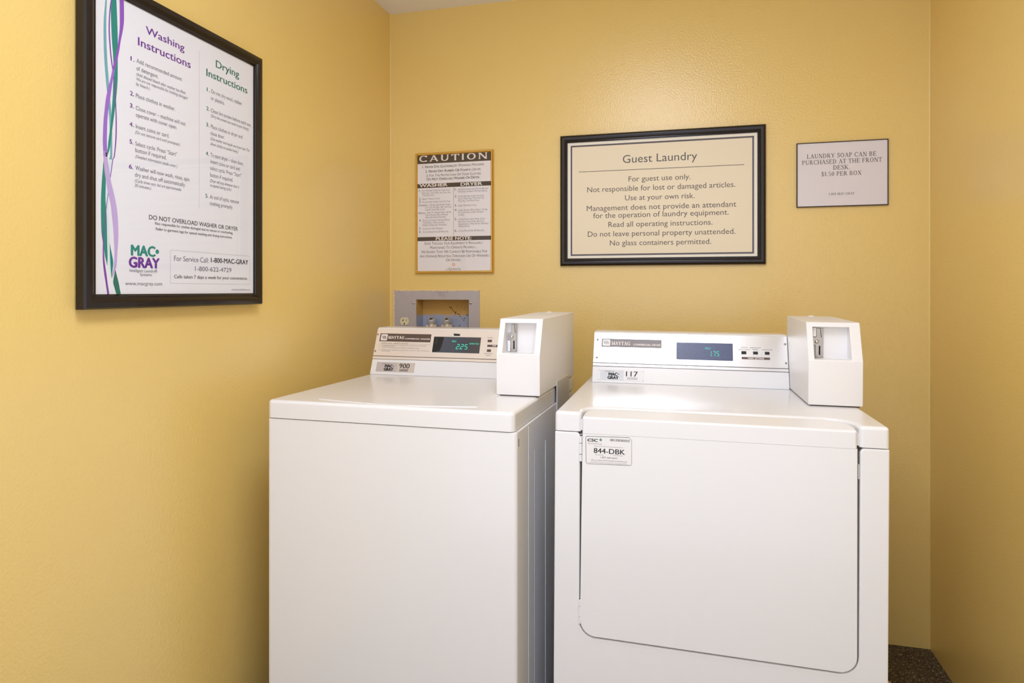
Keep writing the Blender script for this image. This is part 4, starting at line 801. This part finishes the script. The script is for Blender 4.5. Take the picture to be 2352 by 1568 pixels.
# ------------------------------------------------------------------ recessed valve and outlet box behind the washer
ob = empty('valve_box', 'grey metal recessed water valve box with rusty spots in the wall behind the washer', 'utility box', (0, 0, 0))
bx0, bx1, bz0, bz1 = .0177, .3840, .930, 1.2005
bm = bmesh.new()
for r_ in ((bx0, bz0, HX0, bz1), (HX1, bz0, bx1, bz1), (HX0, HZ1, HX1, bz1), (HX0, bz0, HX1, HZ0)): box(bm, r_[0], -.0035, r_[1], r_[2], -.0002, r_[3])
bmesh.ops.remove_doubles(bm, verts=bm.verts, dist=1e-5); finish('face_plate', bm, 'plate', ob, False)
# ragged paint edge round the plate
bm = bmesh.new(); r = 3
def rag(x0, z0, x1, z1, n):
    global r
    for i in range(n):
        r = (r * 1103515245 + 12345) % 2147483648; k = .4 + (r >> 16) % 100 / 100
        a = i / n; b = (i + 1) / n
        X0, Z0, X1, Z1 = x0 + (x1 - x0) * a, z0 + (z1 - z0) * a, x0 + (x1 - x0) * b, z0 + (z1 - z0) * b
        w = .0034 * k
        if abs(x1 - x0) > abs(z1 - z0): box(bm, X0, -.0042, Z0 - w, X1, -.0002, Z0 + .0015)
        else: box(bm, X0 - .0015, -.0042, Z0, X0 + w, -.0002, Z1)
rag(bx0, bz1, bx1, bz1, 60); rag(bx0, bz0, bx0, bz1, 44)
finish('paint_edge', bm, mat('chipped_yellow_white_paint', rgb(240, 212, 160), .6), ob, False)['kind'] = 'stuff'
D_ = .064; k = .0012
bm = bmesh.new(); box(bm, HX0, D_, HZ0, HX1, D_ + .002, HZ1); finish('box_back', bm, 'rust', ob, False)
bm = bmesh.new(); box(bm, HX0, 0, HZ0, HX0 + k, D_, HZ1); box(bm, HX1 - k, 0, HZ0, HX1, D_, HZ1); box(bm, HX0, 0, HZ1 - k, HX1, D_, HZ1); box(bm, HX0, 0, HZ0, HX1, D_, HZ0 + k)
finish('box_side', bm, 'rust', ob, False)
for sx, sz in ((.1054, 1.1484), (.3475, 1.1496)):
    bm = bmesh.new(); dome(bm, (sx, -.0035, sz), .0058, .0035, (0, -1, 0), 16); finish('screw', bm, 'chrome', ob, False)
# rust streak on the back
bm = bmesh.new(); r = 9
pts_ = [(.235, 1.132), (.240, 1.127), (.247, 1.121), (.252, 1.114), (.262, 1.112), (.260, 1.106), (.270, 1.103), (.277, 1.101), (.281, 1.093), (.290, 1.084), (.296, 1.078), (.300, 1.086), (.262, 1.108), (.244, 1.130), (.325, 1.145), (.330, 1.120), (.338, 1.104), (.331, 1.078), (.318, 1.070), (.305, 1.064), (.313, 1.063)]
for i, (x, z) in enumerate(pts_):
    n = 9; o = []
    for j in range(n):
        r = (r * 1103515245 + 12345) % 2147483648; q = (.0008 if i > 13 else .0021) * (.5 + (r >> 16) % 100 / 110); o.append((x + q * 1.3 * math.cos(2 * PI * j / n), z + q * math.sin(2 * PI * j / n)))
    prism(bm, o, 'y', D_ - .0005, D_ + .0002)
finish('rust_patch', bm, 'rustspot', ob, False)['kind'] = 'stuff'
for vx in (.170, .237):
    bm = bmesh.new(); cyl(bm, (vx, .030, 1.035), (vx, .030, 1.070), .017, .014, 20, .002); cyl(bm, (vx - .024, .030, 1.052), (vx + .024, .030, 1.052), .011, .011, 14, .002); cyl(bm, (vx, .030, 1.000), (vx, .030, 1.036), .012, .012, 16)
    v = finish('valve', bm, mat('dull_brass', rgb(204, 194, 184), .4, metal=.35, var=.25, vscale=60), ob)
    bm = bmesh.new(); cyl(bm, (vx, .030, 1.070), (vx, .024, 1.084), .0175, .0165, 20, .002); finish('valve_cap', bm, 'galv', v)
    bm = bmesh.new(); dome(bm, (vx, .0215, 1.0815), .0078, .002, (0, -.75, .65), 16); finish('valve_screw', bm, 'chrome', v, False)
    bm = bmesh.new(); box(bm, -.0058, -.0008, -.001, .0058, .0008, .001); bm.transform(Matrix.Translation((vx, .0200, 1.0830)) @ Matrix.Rotation(-.85, 4, 'X') @ Matrix.Rotation(.8 if vx > .2 else -.4, 4, 'Y')); finish('screw_slot', bm, 'black', v, False)
# duplex receptacle, upper half in view
bm = bmesh.new(); o = []
for i in range(28):
    a = 2 * PI * i / 28; o.append((.0656 + .0190 * math.cos(a), 1.0745 + max(-.0150, min(.0150, .0190 * math.sin(a)))))
prism(bm, o, 'y', -.0065, -.003, bev=.0008); rc = finish('power_socket', bm, 'ivory', ob)
p = Print(-.0067); p.rect(.0555, 1.0765, .0620, 1.0790); p.rect(.0600, 1.0740, .0622, 1.0835); p.rect(.0732, 1.0745, .0752, 1.0825); p.poly([(.0656 + .0030 * math.cos(2 * PI * i / 12), 1.0640 + .0032 * math.sin(2 * PI * i / 12)) for i in range(12)]); p.build('socket_slots', 'black', rc)
p = Print(-.0036); add_text(p, 'PLUMBING FIXTURES', .2060, .2520, 1.1885, .0040); add_text(p, 'MODEL NO', .2130, .2400, 1.1815, .0035); add_text(p, 'MADE IN U.S.A.', .2130, .2420, 1.1755, .0035); p.build('stamped_lettering', 'grey_ink', ob)

# ------------------------------------------------------------------ cloth on the floor by the dryer
bm = bmesh.new(); NX, NY = 30, 22; grid = []
for i in range(NX + 1):
    row = []
    for j in range(NY + 1):
        u, v = i / NX * 2 - 1, j / NY * 2 - 1
        ex = (1 - abs(u) ** 3) * (1 - abs(v) ** 3); wob = .006 * math.sin(9 * u + 3 * v) + .004 * math.sin(17 * v + 4 * u)
        x = 1.765 + u * .075 * (1 - .15 * v * v) + .004 * math.sin(14 * v); y = -.366 + v * .105 * (1 - .25 * max(0, u) ** 2) + .003 * math.sin(20 * u)
        row.append(bm.verts.new((x, y, .003 + max(0, ex) ** .45 * (.022 + wob))))
    grid.append(row)
for i in range(NX):
    for j in range(NY): bm.faces.new((grid[i][j], grid[i + 1][j], grid[i + 1][j + 1], grid[i][j + 1]))
bnd = [grid[i][0] for i in range(NX + 1)] + [grid[NX][j] for j in range(1, NY + 1)] + [grid[i][NY] for i in range(NX - 1, -1, -1)] + [grid[0][j] for j in range(NY - 1, 0, -1)]
lowv = [bm.verts.new((v.co.x, v.co.y, .0005)) for v in bnd]
for i in range(len(bnd)): bm.faces.new((bnd[i], bnd[(i + 1) % len(bnd)], lowv[(i + 1) % len(bnd)], lowv[i]))
bm.faces.new(lowv)
cl = finish('cloth', bm, 'towel', None, False, 80)
cl['label'] = 'crumpled tan cloth on the dark floor right of the dryer'; cl['category'] = 'cloth'
